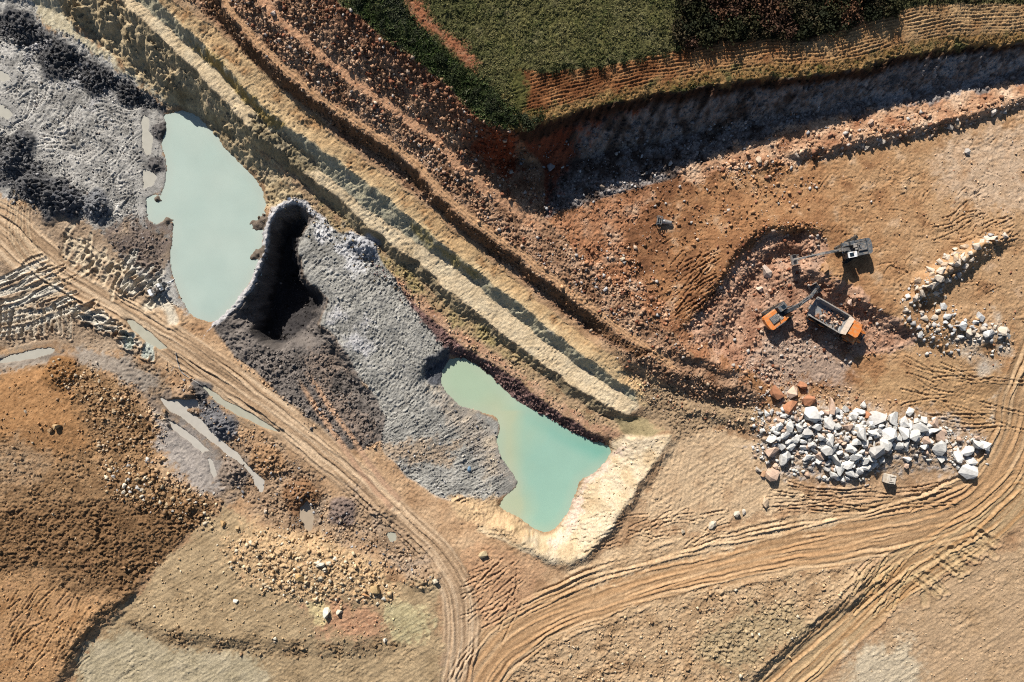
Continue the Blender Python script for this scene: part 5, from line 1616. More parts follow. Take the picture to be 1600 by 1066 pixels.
PC, PN = (1232, 1275, 1320, 1365, 1410, 1465), ('far left end', 'left part', 'left middle', 'centre', 'right middle', 'right part', 'right tail')
for g_, kd in (('white', 'white boulder'), ('pinkish', 'pinkish boulder'), ('grey', 'grey-white boulder'), ('orange', 'orange-brown block')):
    single_out('boulders of the large pile, ' + g_, kd, 'large pile', PC, PN, lambda u: 690)
single_out('small blocks in the large pile', 'small pale block', 'large pile', PC, PN, lambda u: 690)
single_out('boulders of the row', 'cream boulder', 'boulder row', (1450, 1485, 1520), ('bottom end', 'lower middle', 'upper middle', 'top end'), None)
single_out('scattered boulders below the row', 'pale boulder', 'scatter below the boulder row', (1470, 1520), ('left part', 'middle', 'right part'), None)
single_out('stones on the rocky bank', 'pale stone', 'rocky bank below the cliff', (1320, 1420, 1510), ('left end', 'left middle', 'right middle', 'right end'), None)
single_out('stones of the cream heap', 'cream stone', 'heap on the sandy slope', (490, 530, 565), ('left end', 'left middle', 'right middle', 'right end'), None)
single_out('stones at the mound foot', 'pale stone', 'spill at the spoil mound foot', (210, 250), ('left part', 'middle', 'right part'), None)
single_out('stones on the mound flank', 'pale stone', 'upper flank of the spoil mound', (130, 190), ('left part', 'middle', 'right part'), None)

# ------------------------------------------------------------------ grass and bushes on the hilltop
M['grass'] = mat('grass_blades', .8, attr='earth', spec=.1)
M['leaf'] = mat('bush_leaf', .8, objcol=True, var=.35, vscale=2.5, spec=.1)
M['bark'] = mat('bark', .9, base=(.06, .045, .03), var=.2)


SD_RED = sdf(pts('632,-5 655,-5 685,38 722,65 746,92 742,112 722,106 700,75 688,62 664,48 650,30'), True)


def grass_field(poly, n, h0, h1, pal, label, clump=1.0):
    p = pts(poly)
    sd = sdf(p, True)
    lo, hi = p.min(0), p.max(0)
    u, v = rs.uniform(lo[0], hi[0], n * 4), rs.uniform(lo[1], hi[1], n * 4)
    ok = (samp(sd, u, v) > rs.uniform(-6, 6, len(u))) & (samp(SD_RED, u, v) < rs.uniform(-5, 9, len(u)))
    x, y, z = px_ground(u[ok], v[ok])
    ok = rs.random(len(x)) < .5 + clump * .9 * fbm(x / 2.2, y / 2.2, 3, 211)
    x, y = x[ok][:n], y[ok][:n]
    n = len(x)
    z = ground_z(x, y)
    cl = .5 + .5 * fbm(x / 2.5, y / 2.5, 3, 212)
    h = (h0 + (h1 - h0) * rs.random(n)) * (.6 + .9 * cl)
    B = 4
    a = rs.uniform(0, 6.283, (n, B))
    lean = rs.uniform(.4, 1.3, (n, B))
    w = h[:, None] * rs.uniform(.16, .30, (n, B))
    dx, dy = np.cos(a) * lean * h[:, None], np.sin(a) * lean * h[:, None]
    px_, py_ = -np.sin(a) * w, np.cos(a) * w
    b0 = np.stack([x[:, None] - px_, y[:, None] - py_, np.broadcast_to(z[:, None] - .05, a.shape)], -1)
    b1 = np.stack([x[:, None] + px_, y[:, None] + py_, np.broadcast_to(z[:, None] - .05, a.shape)], -1)
    tp = np.stack([x[:, None] + dx, y[:, None] + dy, z[:, None] + h[:, None] * rs.uniform(.5, 1, a.shape)], -1)
    vv = np.stack([b0, b1, tp], 2).reshape(-1, 3)
    f = np.arange(n * B * 3).reshape(-1, 3)
    pal_ = np.array([alb(*c) for c in pal])
    t = np.clip((.5 + .8 * fbm(x / 6, y / 6, 3, 213)) * len(pal), 0, len(pal) - 1).astype(int)
    rnd = rs.integers(0, len(pal), n)
    t = np.where(rs.random(n) < .35, rnd, t)
    rad = np.hypot(x - 12, y - 80)                       # old mowing arcs
    c = pal_[t] * (.9 + rs.normal(0, .14, (n, 1))) * (1 + .32 * pn(rad / 1.5, np.arctan2(y - 80, x - 12) * 4, 214))[:, None]
    o = mesh_obj('grass', vv, f, M['grass'], colors=np.clip(np.repeat(c, B * 3, 0), .005, .5))
    tag(o, label, 'grass', kind='stuff')


grass_field('470,-60 530,-5 600,55 690,122 750,186 790,203 822,190 800,160 800,108 846,110 1000,90 1062,72 1060,-60', 26000, .12, .30,
            [(88, 96, 48), (112, 117, 64), (139, 136, 81), (165, 156, 100), (79, 81, 50)], 'rough dark green grass covering the hilltop')
grass_field('530,-10 600,50 690,118 750,180 790,200 815,185 770,140 735,118 690,78 640,25 620,-10', 9000, .3, .6,
            [(52, 69, 31), (67, 84, 38), (84, 96, 55), (100, 105, 79)], 'taller dark grass along the rim above the red hillside')
grass_field('815,192 900,172 1000,147 1100,131 1200,116 1300,110 1400,84 1500,66 1680,62 1680,50 1500,56 1400,74 1300,98 1200,102 1100,118 1000,134 900,158 820,172', 4200, .14, .32,
            [(120, 116, 60), (150, 122, 70), (100, 104, 54), (170, 140, 92)], 'thin yellowish grass verge along the cliff rim')
grass_field('1040,-60 1060,60 1100,64 1200,62 1300,48 1400,18 1440,6 1680,3 1680,-60', 8000, .2, .5,
            [(56, 62, 34), (74, 74, 44), (90, 80, 52), (64, 50, 36)], 'dry dark grass under the thicket')


def bush_mesh(seed, n=260):
    r = np.random.default_rng(seed)
    cl = r.normal(size=(9, 3)) * [.42, .42, .22] + [0, 0, .55]
    vs, fs = [], []
    for k in range(n):
        c = cl[r.integers(0, 9)] + r.normal(size=3) * .26
        c[2] = max(.08, c[2])
        s = r.uniform(.07, .17)
        a, b = r.normal(size=3), r.normal(size=3)
        a /= np.linalg.norm(a)
        b -= a * (a @ b)
        b /= np.linalg.norm(b)
        i = len(vs)
        vs += [c - a * s, c + b * s * .6, c + a * s * 1.2, c - b * s * .6]
        fs.append((i, i + 1, i + 2, i + 3))
    me = bpy.data.meshes.new('crown')
    me.from_pydata([tuple(map(float, q)) for q in vs], [], fs)
    me.materials.append(M['leaf'])
    return me


def stem_mesh(seed):
    r = np.random.default_rng(seed)
    vs, fs = [], []
    for k in range(6):
        a = r.uniform(0, 6.28)
        tip = np.array([math.cos(a) * r.uniform(.2, .6), math.sin(a) * r.uniform(.2, .6), r.uniform(.5, .9)])
        i = len(vs)
        for z_, rad, t in ((0, .035, 0), (1, .012, 1)):
            for q in range(4):
                vs.append(tip * t + np.array([math.cos(q * 1.571) * rad, math.sin(q * 1.571) * rad, -.1 if t == 0 else 0]))
        for q in range(4):
            fs.append((i + q, i + (q + 1) % 4, i + 4 + (q + 1) % 4, i + 4 + q))
    me = bpy.data.meshes.new('trunk')
    me.from_pydata([tuple(map(float, q)) for q in vs], [], fs)
    me.materials.append(M['bark'])
    return me


CROWNS = [bush_mesh(700 + q) for q in range(6)]
STEMS = [stem_mesh(800 + q) for q in range(3)]


def bush(u, v, r, col, label, group, k):
    x, y, z = (float(q) for q in px_ground(np.array(float(u)), np.array(float(v))))
    e = bpy.data.objects.new('bush', None)
    e.location = (x, y, z - .03)
    e.rotation_euler = (0, 0, k * 2.4)
    e.scale = (r, r * .9, r * .8)
    COL.objects.link(e)
    tag(e, label, 'bush', group)
    for nm, me in (('crown', CROWNS[k % 6]), ('trunk', STEMS[k % 3])):
        o = bpy.data.objects.new(nm, me)
        o.parent = e
        c = alb(*col)
        o.color = (*[float(q) for q in c], 1)
        COL.objects.link(o)


k = 0
th = pts('1040,-30 1085,-8 1058,18 1074,34 1048,55 1062,68 1082,72 1100,62 1150,52 1200,60 1250,60 1310,44 1360,28 1400,14 1405,-30')
sth = sdf(th, True)
spots = []
for _ in range(9000):
    u, v = ra.uniform(1045, 1410), ra.uniform(-30, 75)
    if samp(sth, np.array(u), np.array(v)) < 1 or any((u - a) ** 2 + (v - b) ** 2 < 13 ** 2 for a, b in spots):
        continue
    spots.append((u, v))
for u, v in spots:
    red = fbm(np.array(u / 60), np.array(v / 60), 2, 220) > .12
    c = ra.choice([(104, 74, 54), (92, 66, 50), (116, 80, 54)]) if red else ra.choice([(58, 60, 34), (70, 68, 40), (48, 52, 32), (84, 74, 50)])
    bush(u, v, ra.uniform(1.3, 2.3), c, 'rust-brown bush in the dense thicket at the top edge' if red else 'dark green bush in the dense thicket at the top edge', 'rusty bushes of the thicket' if red else 'green bushes of the thicket', k)
    k += 1
for _ in range(58):
    t = ra.random()
    i = ra.randrange(0, 8)
    a, b = CREST[2 + i], CREST[3 + i]
    u, v = a[0] + (b[0] - a[0]) * t + ra.uniform(3, 42), a[1] + (b[1] - a[1]) * t - ra.uniform(2, 26)
    bush(u, v, ra.uniform(.6, 1.2), ra.choice([(48, 58, 30), (60, 70, 38), (72, 78, 54), (40, 50, 28)]), 'low green bush along the grassy rim above the red hillside', 'low bushes on the rim', k)
    k += 1
for u, v in ((846, 112), (868, 112), (892, 110), (915, 108), (938, 106), (955, 100), (975, 98), (1000, 92), (1020, 88), (1040, 84), (880, 104), (1060, 78)):
    bush(u, v, ra.uniform(.7, 1.1), (46, 54, 28), 'dark bush in the edge line above the ploughed strip', 'bushes lining the ploughed strip', k)
    k += 1

# ------------------------------------------------------------------ machines
M['orange'] = mat('orange_paint', .45, base=tuple(float(q) for q in alb(250, 140, 40)), var=.10, vscale=1.5, spec=.4, wear=(.40, .25, .13))
M['grey_paint'] = mat('grey_paint', .6, base=(.07, .08, .09), var=.25, vscale=2, spec=.3, wear=(.22, .18, .14))
M['dusty_grey'] = mat('dusty_grey_paint', .75, base=(.20, .19, .18), var=.3, vscale=2, spec=.25, wear=(.34, .27, .20))
M['black'] = mat('black_rubber', .85, base=(.018, .018, .018), var=.2, wear=(.12, .09, .065))
M['steel'] = mat('worn_steel', .5, base=(.30, .28, .26), var=.3, vscale=3, spec=.5, metallic=.5, wear=(.33, .26, .20))
M['chrome'] = mat('cylinder_rod', .2, base=(.6, .6, .6), metallic=1, var=.05)
M['glass'] = mat('cab_glass', .06, base=(.012, .02, .028), spec=.6, var=.1)
M['white_paint'] = mat('white_paint', .5, base=(.62, .63, .64), var=.1, spec=.4, wear=(.42, .36, .29))
M['bed_paint'] = mat('truck_bed_paint', .6, base=(.16, .17, .18), var=.25, vscale=1.5, spec=.3, wear=(.34, .28, .22))
M['tan_guard'] = mat('dusty_guard', .75, base=(.42, .34, .27), var=.2, vscale=1.5, wear=(.5, .42, .33))
M['cream_box'] = mat('cream_casing', .6, base=(.50, .45, .38), var=.15, vscale=2, wear=(.36, .28, .2))


class MB:
    def __init__(self):
        self.v, self.f = [], []

    def add(self, vs, fs):
        i = len(self.v)
        self.v += [tuple(map(float, q)) for q in vs]
        self.f += [tuple(i + k for k in f) for f in fs]
        return self

    def box(self, c, s, rot=None, taper=1.0, ch=0.0):
        """box with centre, size; top narrowed by taper; vertical edges chamfered by ch"""
        hx, hy, hz = s[0] / 2, s[1] / 2, s[2] / 2
        if ch:
            ring = [(-hx + ch, -hy), (hx - ch, -hy), (hx, -hy + ch), (hx, hy - ch), (hx - ch, hy), (-hx + ch, hy), (-hx, hy - ch), (-hx, -hy + ch)]
        else:
            ring = [(-hx, -hy), (hx, -hy), (hx, hy), (-hx, hy)]
        n = len(ring)
        b = min(.06, hz * .3, hx * .3, hy * .3)
        lv = [(-hz, 1.0, 0), (hz - b, taper, 0), (hz, taper, b)]
        vs = []
        for z, t, ins in lv:
            for x, y in ring:
                vs.append((x * t * (1 - ins / hx), y * t * (1 - ins / hy), z))
        fs = [tuple(range(n))[::-1], tuple(range(2 * n, 3 * n))]
        for L in range(2):
            fs += [(L * n + k, L * n + (k + 1) % n, (L + 1) * n + (k + 1) % n, (L + 1) * n + k) for k in range(n)]
        m = Matrix.Translation(Vector(c)) @ (rot.to_4x4() if rot else Matrix.Identity(4))
        return self.add([m @ Vector(q) for q in vs], fs)

    def beam(self, a, b, wy, h0, h1):
        """box-section beam from a to b (width wy, depth h0 -> h1)"""
        a, b = Vector(a), Vector(b)
        d = (b - a).normalized()
        side = Vector((0, 1, 0))
        up = d.cross(side).normalized() * -1
        if up.z < 0:
            up = -up
        vs = []
        for p, h in ((a, h0), (b, h1)):
            for s_, t in ((-1, -1), (1, -1), (1, 1), (-1, 1)):
                vs.append(p + side * s_ * wy / 2 + up * t * h / 2)
        return self.add(vs, [(3, 2, 1, 0), (4, 5, 6, 7), (0, 1, 5, 4), (1, 2, 6, 5), (2, 3, 7, 6), (3, 0, 4, 7)])

    def tube(self, a, b, r, n=10, r2=None):
        a, b = Vector(a), Vector(b)
        d = (b - a).normalized()
        s_ = d.orthogonal().normalized()
        t_ = d.cross(s_)
        r2 = r if r2 is None else r2
        vs = []
        for p, q in ((a, r), (b, r2)):
            for k in range(n):
                w = 2 * math.pi * k / n
                vs.append(p + (s_ * math.cos(w) + t_ * math.sin(w)) * q)
        return self.add(vs, [tuple(range(n))[::-1], tuple(range(n, 2 * n))] + [(k, (k + 1) % n, n + (k + 1) % n, n + k) for k in range(n)])

    def prism(self, prof, y0, y1):
        """profile in x-z pushed from y0 to y1"""
        n = len(prof)
        vs = [(x, y0, z) for x, z in prof] + [(x, y1, z) for x, z in prof]
        return self.add(vs, [tuple(range(n)), tuple(range(2 * n - 1, n - 1, -1))] + [(k, n + k, n + (k + 1) % n, (k + 1) % n) for k in range(n)])

    def build(self, name, material, parent):
        me = bpy.data.meshes.new(name)
        me.from_pydata(self.v, [], self.f)
        bm = bmesh.new()
        bm.from_mesh(me)
        bmesh.ops.recalc_face_normals(bm, faces=bm.faces)
        bm.to_mesh(me)
        bm.free()
        me.materials.append(material)
        o = bpy.data.objects.new(name, me)
        COL.objects.link(o)
        o.parent = parent
        return o


def place(name, u, v, heading, label, cat, group=None, sink=0.05, zoff=None, fit=2.0):
    """an Empty on the ground at a photo pixel; heading in degrees, anticlockwise from +X"""
    x, y, z = (float(q) for q in px_ground(np.array(float(u)), np.array(float(v))))
    k = max(1, int(fit / GST))
    j, i = int((x - GX0) / GST), int((y - GY0) / GST)
    zz = float(np.percentile(Z[i - k:i + k + 1, j - k:j + k + 1], 60))
    # a levelled stand under the machine
    e = bpy.data.objects.new(name, None)
    e.location = (x, y, zz - sink)
    e.rotation_euler = (0, 0, math.radians(heading))
    COL.objects.link(e)
    tag(e, label, cat, group)
    return e


def excavator(u, v, heading, track_turn, reach, drop, label, livery, boom_mat):
    e = place('excavator', u, v, heading, label, 'excavator')
    rz = Matrix.Rotation(math.radians(track_turn), 3, 'Z')

    def rot(o):
        o.rotation_euler = (0, 0, math.radians(track_turn))
        return o
    for sy in (-1, 1):
        y0, y1 = sy * 1.55 - .32, sy * 1.55 + .32
        prof = [(-2.5, .35), (-2.2, .05), (2.2, .05), (2.5, .35), (2.55, .7), (2.3, 1.0), (-2.3, 1.0), (-2.55, .7)]
        m = MB().prism(prof, y0 + .04, y1 - .04)
        for k in range(15):      # track shoes standing proud of the belt
            x = -2.2 + k * .314
            m.box((x, (y0 + y1) / 2, 1.03), (.22, y1 - y0, .07))
            m.box((x, (y0 + y1) / 2, .03), (.22, y1 - y0, .07))
        t = rot(m.build('crawler_track', M['black'], e))
        fr = MB().box((0, sy * 1.55 - sy * .36, .55), (3.6, .10, .5))
        for k in range(5):
            fr.tube((-1.6 + k * .8, sy * 1.9, .35), (-1.6 + k * .8, sy * 1.84, .35), .2, 8)
        fr.tube((2.1, sy * 1.9, .55), (2.1, sy * 1.84, .55), .38, 10).tube((-2.1, sy * 1.9, .55), (-2.1, sy * 1.84, .55), .38, 10)
        fr.build('track_frame', M['grey_paint'], t)
    rot(MB().box((0, 0, .75), (2.4, 2.6, .45), ch=.4).tube((0, 0, .9), (0, 0, 1.28), .85, 18).build('undercarriage', M['grey_paint'], e))
    MB().box((-.45, 0, 1.38), (4.8, 3.1, .2), ch=.15).build('deck', M['grey_paint'], e)
    # body: side covers, counterweight
    body = MB()
    body.box((-1.0, -1.12, 1.95), (3.2, .85, .95), ch=.08).box((-1.35, 1.12, 1.95), (2.3, .82, .95), ch=.08)
    body.box((1.35, -1.12, 1.75), (1.3, .82, .55), taper=.95)
    b = body.build('side_cover', livery, e)
    cw = MB()
    cw.add([(x, y, z) for z in (1.3, 2.45, 2.62) for x, y in ((-2.35, -1.58), (-2.35, 1.58), (-2.95, 1.5), (-3.2, 1.15), (-3.3, .4), (-3.3, -.4), (-3.2, -1.15), (-2.95, -1.5))],
           [tuple(range(8)), tuple(range(23, 15, -1))] + [(L * 8 + k, L * 8 + (k + 1) % 8, L * 8 + 8 + (k + 1) % 8, L * 8 + 8 + k) for L in (0, 1) for k in range(8)])
    cw.build('counterweight', livery, e)
    hood = MB().box((-1.45, 0, 2.1), (1.75, 1.45, 1.15), taper=.97)
    h = hood.build('engine_hood', M['grey_paint'], e)
    gr = MB()
    for k in range(6):
        gr.box((-2.05 + k * .24, 0, 2.70), (.10, 1.15, .05))
    gr.build('grille', M['dusty_grey'], h)
    MB().tube((-.75, -.45, 2.6), (-.75, -.45, 3.15), .09, 10).tube((-.75, -.45, 3.1), (-.9, -.45, 3.25), .08, 8).build('exhaust_pipe', M['black'], e)
    MB().box((-.2, -.55, 2.25), (.7, .8, .5)).box((-.35, .15, 2.2), (.5, .4, .4)).build('tank', M['dusty_grey'], e)
    rail = MB()
    for x in (-2.3, -1.2, -.1):
        rail.tube((x, -1.5, 2.4), (x, -1.5, 3.0), .035, 6)
    rail.tube((-2.3, -1.5, 3.0), (-.1, -1.5, 3.0), .035, 6).tube((-2.3, -1.5, 2.7), (-.1, -1.5, 2.7), .03, 6)
    rail.build('handrail', M['grey_paint'], e)
    # cab
    cabp = [(.15, 1.45), (1.95, 1.45), (2.15, 2.0), (1.85, 3.05), (.2, 3.1)]
    cab = MB().prism(cabp, .55, 1.6).build('cab', M['grey_paint'], e)
    MB().box((1.0, 1.075, 3.13), (1.75, 1.1, .08), ch=.1).build('cab_roof', M['white_paint'] if livery is not M['orange'] else M['grey_paint'], cab)
    MB().add([(1.99, .63, 1.6), (1.99, 1.52, 1.6), (2.165, 1.52, 2.0), (2.165, .63, 2.0), (1.885, 1.52, 2.98), (1.885, .63, 2.98)], [(0, 1, 2, 3), (3, 2, 4, 5)]).build('windscreen', M['glass'], cab)
    MB().box((.95, 1.605, 2.5), (1.3, .02, .85)).build('side_window', M['glass'], cab)
    MB().box((1.15, 1.08, 3.18), (.8, .75, .03)).build('roof_hatch', M['glass'], cab)
    # boom, stick, bucket
    p0 = Vector((1.15, -.15, 1.9))
    knee = Vector((reach * .34, -.15, 4.5))
    tip = Vector((reach * .66, -.15, 4.1 + drop * .15))
    bkt = Vector((reach * .96, -.15, drop + .9))
    boom = MB().beam(p0, knee, .62, .55, .95).beam(knee - (knee - p0).normalized() * .1, tip, .56, .92, .5)
    bo = boom.build('boom', boom_mat, e)
    for sy in (-1, 1):
        a = Vector((1.7, -.15 + sy * .52, 1.6))
        b_ = p0.lerp(knee, .72) + Vector((0, sy * .52, -.1))
        m_ = a.lerp(b_, .58)
        c1 = MB().tube(a, m_, .13, 10).build('hydraulic_cylinder', M['grey_paint'], e)
        MB().tube(m_, b_, .07, 8).build('rod', M['chrome'], c1)
    hs = MB()
    for sy in (-.2, .2):
        hs.tube(p0 + Vector((0, sy, .38)), knee + Vector((0, sy, .52)), .04, 6).tube(knee + Vector((0, sy, .52)), tip + Vector((0, sy, .33)), .04, 6)
    hs.build('hose', M['black'], bo)
    d_ = (bkt - tip).normalized()
    st0 = tip - d_ * 1.0
    st = MB().beam(st0, bkt, .42, .75, .36)
    so = st.build('stick', boom_mat, e)
    a = knee.lerp(tip, .15) + Vector((0, 0, .6))
    m_ = a.lerp(st0 + Vector((0, 0, .2)), .6)
    c1 = MB().tube(a, m_, .13, 10).build('hydraulic_cylinder', M['grey_paint'], e)
    MB().tube(m_, st0 + Vector((0, 0, .2)), .07, 8).build('rod', M['chrome'], c1)
    a = tip.lerp(bkt, .12) + Vector((.35, 0, .35))
    b_ = tip.lerp(bkt, .82) + Vector((.4, 0, .25))
    c1 = MB().tube(a, a.lerp(b_, .55), .12, 10).build('hydraulic_cylinder', M['grey_paint'], e)
    MB().tube(a.lerp(b_, .55), b_, .065, 8).build('rod', M['chrome'], c1)
    MB().tube(b_, bkt + Vector((.55, 0, -.15)), .09, 8).tube(bkt + Vector((0, -.3, 0)), bkt + Vector((0, .3, 0)), .13, 10).build('linkage', M['steel'], e)
    # bucket: curved shell, side plates, teeth
    arc = [(.62, .05), (.78, -.35), (.72, -.8), (.42, -1.15), (0, -1.28), (-.45, -1.2), (-.75, -.95)]
    wy = .95
    sh = MB()
    n = len(arc)
    vs = [(bkt.x + x, bkt.y + s_ * wy, bkt.z + z) for s_ in (-1, 1) for x, z in arc] + [(bkt.x + x * .92, bkt.y + s_ * (wy - .05), bkt.z + z * .92) for s_ in (-1, 1) for x, z in arc]
    fs = [(k, k + 1, n + k + 1, n + k) for k in range(n - 1)] + [(2 * n + k + 1, 2 * n + k, 3 * n + k, 3 * n + k + 1) for k in range(n - 1)]
    fs += [(k, 2 * n + k, 2 * n + k + 1, k + 1) for k in range(n - 1)] + [(n + k + 1, 3 * n + k + 1, 3 * n + k, n + k) for k in range(n - 1)]
    fs += [(0, n, 3 * n, 2 * n), (n - 1, 3 * n - 1, 4 * n - 1, 2 * n - 1)]
    sh.add(vs, fs)
    for s_ in (-1, 1):
        sh.prism([(bkt.x + x, bkt.z + z) for x, z in arc] + [(bkt.x - .1, bkt.z + .1)], bkt.y + s_ * wy - .03, bkt.y + s_ * wy + .03)
    sh.box((bkt.x + .1, bkt.y, bkt.z - .02), (.9, .5, .22))
    bk = sh.build('bucket', M['steel'], e)
    for k in range(5):
        MB().box((bkt.x - .88, bkt.y - .8 + k * .4, bkt.z - .84), (.34, .14, .12), rot=Matrix.Rotation(.6, 3, 'Y')).build('tooth', M['steel'], bk)
    return e


excavator(1326, 391, 191, 20, 11.4, 0.1, 'upper excavator, grey with white cab roof, boom reaching left over the hollow', M['grey_paint'], M['dusty_grey'])
excavator(1212, 493, 36, -8, 9.6, 0.4, 'bright orange excavator standing in the hollow beside the dump truck', M['orange'], M['grey_paint'])


def dump_truck(u, v, heading, label):
    e = place('dump_truck', u, v, heading, label, 'dump truck')
    e.scale = (1.12, 1.12, 1.1)
    for x in (3.4, -1.5, -3.5):
        for sy in (-1, 1):
            y0, y1 = sy * 1.1, sy * 1.82
            n = 20
            m = MB()
            prof = [(.62, y0), (.95, y0 + sy * .06), (.98, y0 + sy * .2), (.98, y1 - sy * .2), (.95, y1 - sy * .06), (.62, y1)]
            vs = [(x + r * math.cos(2 * math.pi * k / n), y, .97 + r * math.sin(2 * math.pi * k / n)) for k in range(n) for r, y in prof]
            q = len(prof)
            m.add(vs, [(k * q + j, k * q + j + 1, ((k + 1) % n) * q + j + 1, ((k + 1) % n) * q + j) for k in range(n) for j in range(q - 1)])
            for k in range(n):
                a = 2 * math.pi * (k + .5) / n
                m.box((x + .98 * math.cos(a), (y0 + y1) / 2, .97 + .98 * math.sin(a)), (.10, .6, .08), rot=Matrix.Rotation(-a + math.pi / 2, 3, 'Y'))
            w = m.build('wheel', M['black'], e)
            MB().tube((x, y0 + sy * .1, .97), (x, y1 - sy * .08, .97), .63, 16).tube((x, y1 - sy * .1, .97), (x, y1 + sy * .02, .97), .25, 10).build('rim', M['orange'], w)
    MB().box((-1.8, 0, 1.35), (6.6, .9, .45)).box((2.9, 0, 1.25), (4.0, 1.3, .5)).tube((-1.5, -1.3, .97), (-1.5, 1.3, .97), .18, 10).tube((-3.5, -1.3, .97), (-3.5, 1.3, .97), .18, 10).tube((3.4, -1.3, .97), (3.4, 1.3, .97), .18, 10).build('chassis', M['grey_paint'], e)
    # open tub: outer skin, inner skin, rim
    L0, L1, hw, t = -5.1, 1.15, 1.78, .1
    fl = [(L0 - .25, 2.75), (L0 + .9, 1.95), (L1 - .9, 1.72), (L1, 2.2), (L1 + .05, 3.35)]
    top = [(L0 - .25, 2.95), (L0 + .9, 3.15), (L1 - .9, 3.3), (L1, 3.36), (L1 + .05, 3.4)]
    tub = MB()
    for s_ in (-1, 1):
        n = len(fl)
        vs = []
        for off in (0, t):
            for (x, z) in fl:
                vs.append((x, s_ * (hw * .80 - off), z + off))
            for (x, z) in top:
                vs.append((x, s_ * (hw - off), z))
        fs = []
        for o_ in (0, 2 * n):
            fs += [(o_ + k, o_ + k + 1, o_ + n + k + 1, o_ + n + k) for k in range(n - 1)]
        fs += [(n + k, n + k + 1, 3 * n + k + 1, 3 * n + k) for k in range(n - 1)]
        fs += [(0, n, 3 * n, 2 * n)]
        tub.add(vs, fs)
        for k in range(4):
            x = L0 + 1.2 + k * 1.3
            tub.box((x, s_ * (hw * .92), 2.55), (.16, .14, 1.15), rot=Matrix.Rotation(-s_ * .24, 3, 'X'))
    for off in (0, t):
        vs = [(x, s_ * (hw * .80 - off), z + off) for s_ in (-1, 1) for x, z in fl]
        n = len(fl)
        tub.add(vs, [(k, k + 1, n + k + 1, n + k) for k in range(n - 1)])
    tb = tub.build('dump_body', M['bed_paint'], e)
    rim = MB()
    for s_ in (-1, 1):
        for k in range(len(top) - 1):
            (x0, z0), (x1, z1) = top[k], top[k + 1]
            rim.beam((x0, s_ * (hw - .05), z0 + .04), (x1 + .01, s_ * (hw - .05), z1 + .04), .2, .12, .12)
    rim.build('top_rail', M['dusty_grey'], tb)
    MB().add([(1.05, -1.8, 3.42), (1.05, 1.8, 3.42), (1.95, 1.55, 3.66), (1.95, -1.55, 3.66), (1.05, -1.8, 3.34), (1.05, 1.8, 3.34), (1.95, 1.55, 3.58), (1.95, -1.55, 3.58)],
             [(0, 1, 2, 3), (7, 6, 5, 4), (0, 3, 7, 4), (1, 5, 6, 2), (3, 2, 6, 7), (0, 4, 5, 1)]).build('rock_guard', M['tan_guard'], tb)
    # tractor: cab, roof, bonnet, fenders
    cab = MB().prism([(2.15, 1.5), (4.05, 1.5), (4.25, 2.2), (3.85, 3.25), (2.2, 3.3)], -1.05, 1.05).build('cab', M['orange'], e)
    MB().box((3.05, 0, 3.36), (1.95, 2.15, .12), ch=.3).build('cab_roof', M['orange'], cab)
    MB().add([(4.265, -.98, 2.25), (4.265, .98, 2.25), (3.875, .98, 3.24), (3.875, -.98, 3.24)], [(0, 1, 2, 3)]).build('windscreen', M['glass'], cab)
    for s_ in (-1, 1):
        MB().box((3.1, s_ * 1.06, 2.75), (1.3, .02, .75)).build('side_window', M['glass'], cab)
    bn = MB().prism([(4.0, 1.35), (5.55, 1.15), (5.75, 1.45), (5.6, 1.95), (4.1, 2.25)], -1.0, 1.0).build('bonnet', M['orange'], e)
    g = MB()
    for k in range(5):
        g.box((4.35 + k * .24, 0, 2.24 - k * .05), (.1, 1.3, .03))
    g.build('grille', M['glass'], bn)
    MB().box((5.2, 0, 1.75), (.9, 1.7, .55), taper=.85).build('windshield_hood', M['glass'], bn)
    for s_ in (-1, 1):
        MB().prism([(2.2, 2.02), (2.6, 2.2), (4.2, 2.2), (4.75, 1.75), (4.75, 1.65), (4.15, 2.08), (2.6, 2.08), (2.2, 1.9)], s_ * 1.02, s_ * 1.82).build('fender', M['orange'], e)
        MB().box((5.72, s_ * .72, 1.5), (.06, .3, .2)).build('headlight', M['white_paint'], bn)
        MB().tube((4.3, s_ * 1.1, 2.9), (4.6, s_ * 1.7, 2.9), .03, 6).box((4.62, s_ * 1.72, 2.75), (.08, .28, .42)).build('mirror', M['black'], cab)
    rl = MB()
    for x in (2.2, 3.0, 3.8):
        rl.tube((x, 1.5, 2.15), (x, 1.5, 2.95), .03, 6)
    rl.tube((2.2, 1.5, 2.95), (3.8, 1.5, 2.95), .03, 6)
    rl.build('handrail', M['orange'], e)
    MB().tube((1.8, -.85, 2.0), (1.8, -.85, 3.5), .1, 10).build('exhaust_stack', M['black'], e)
    return e


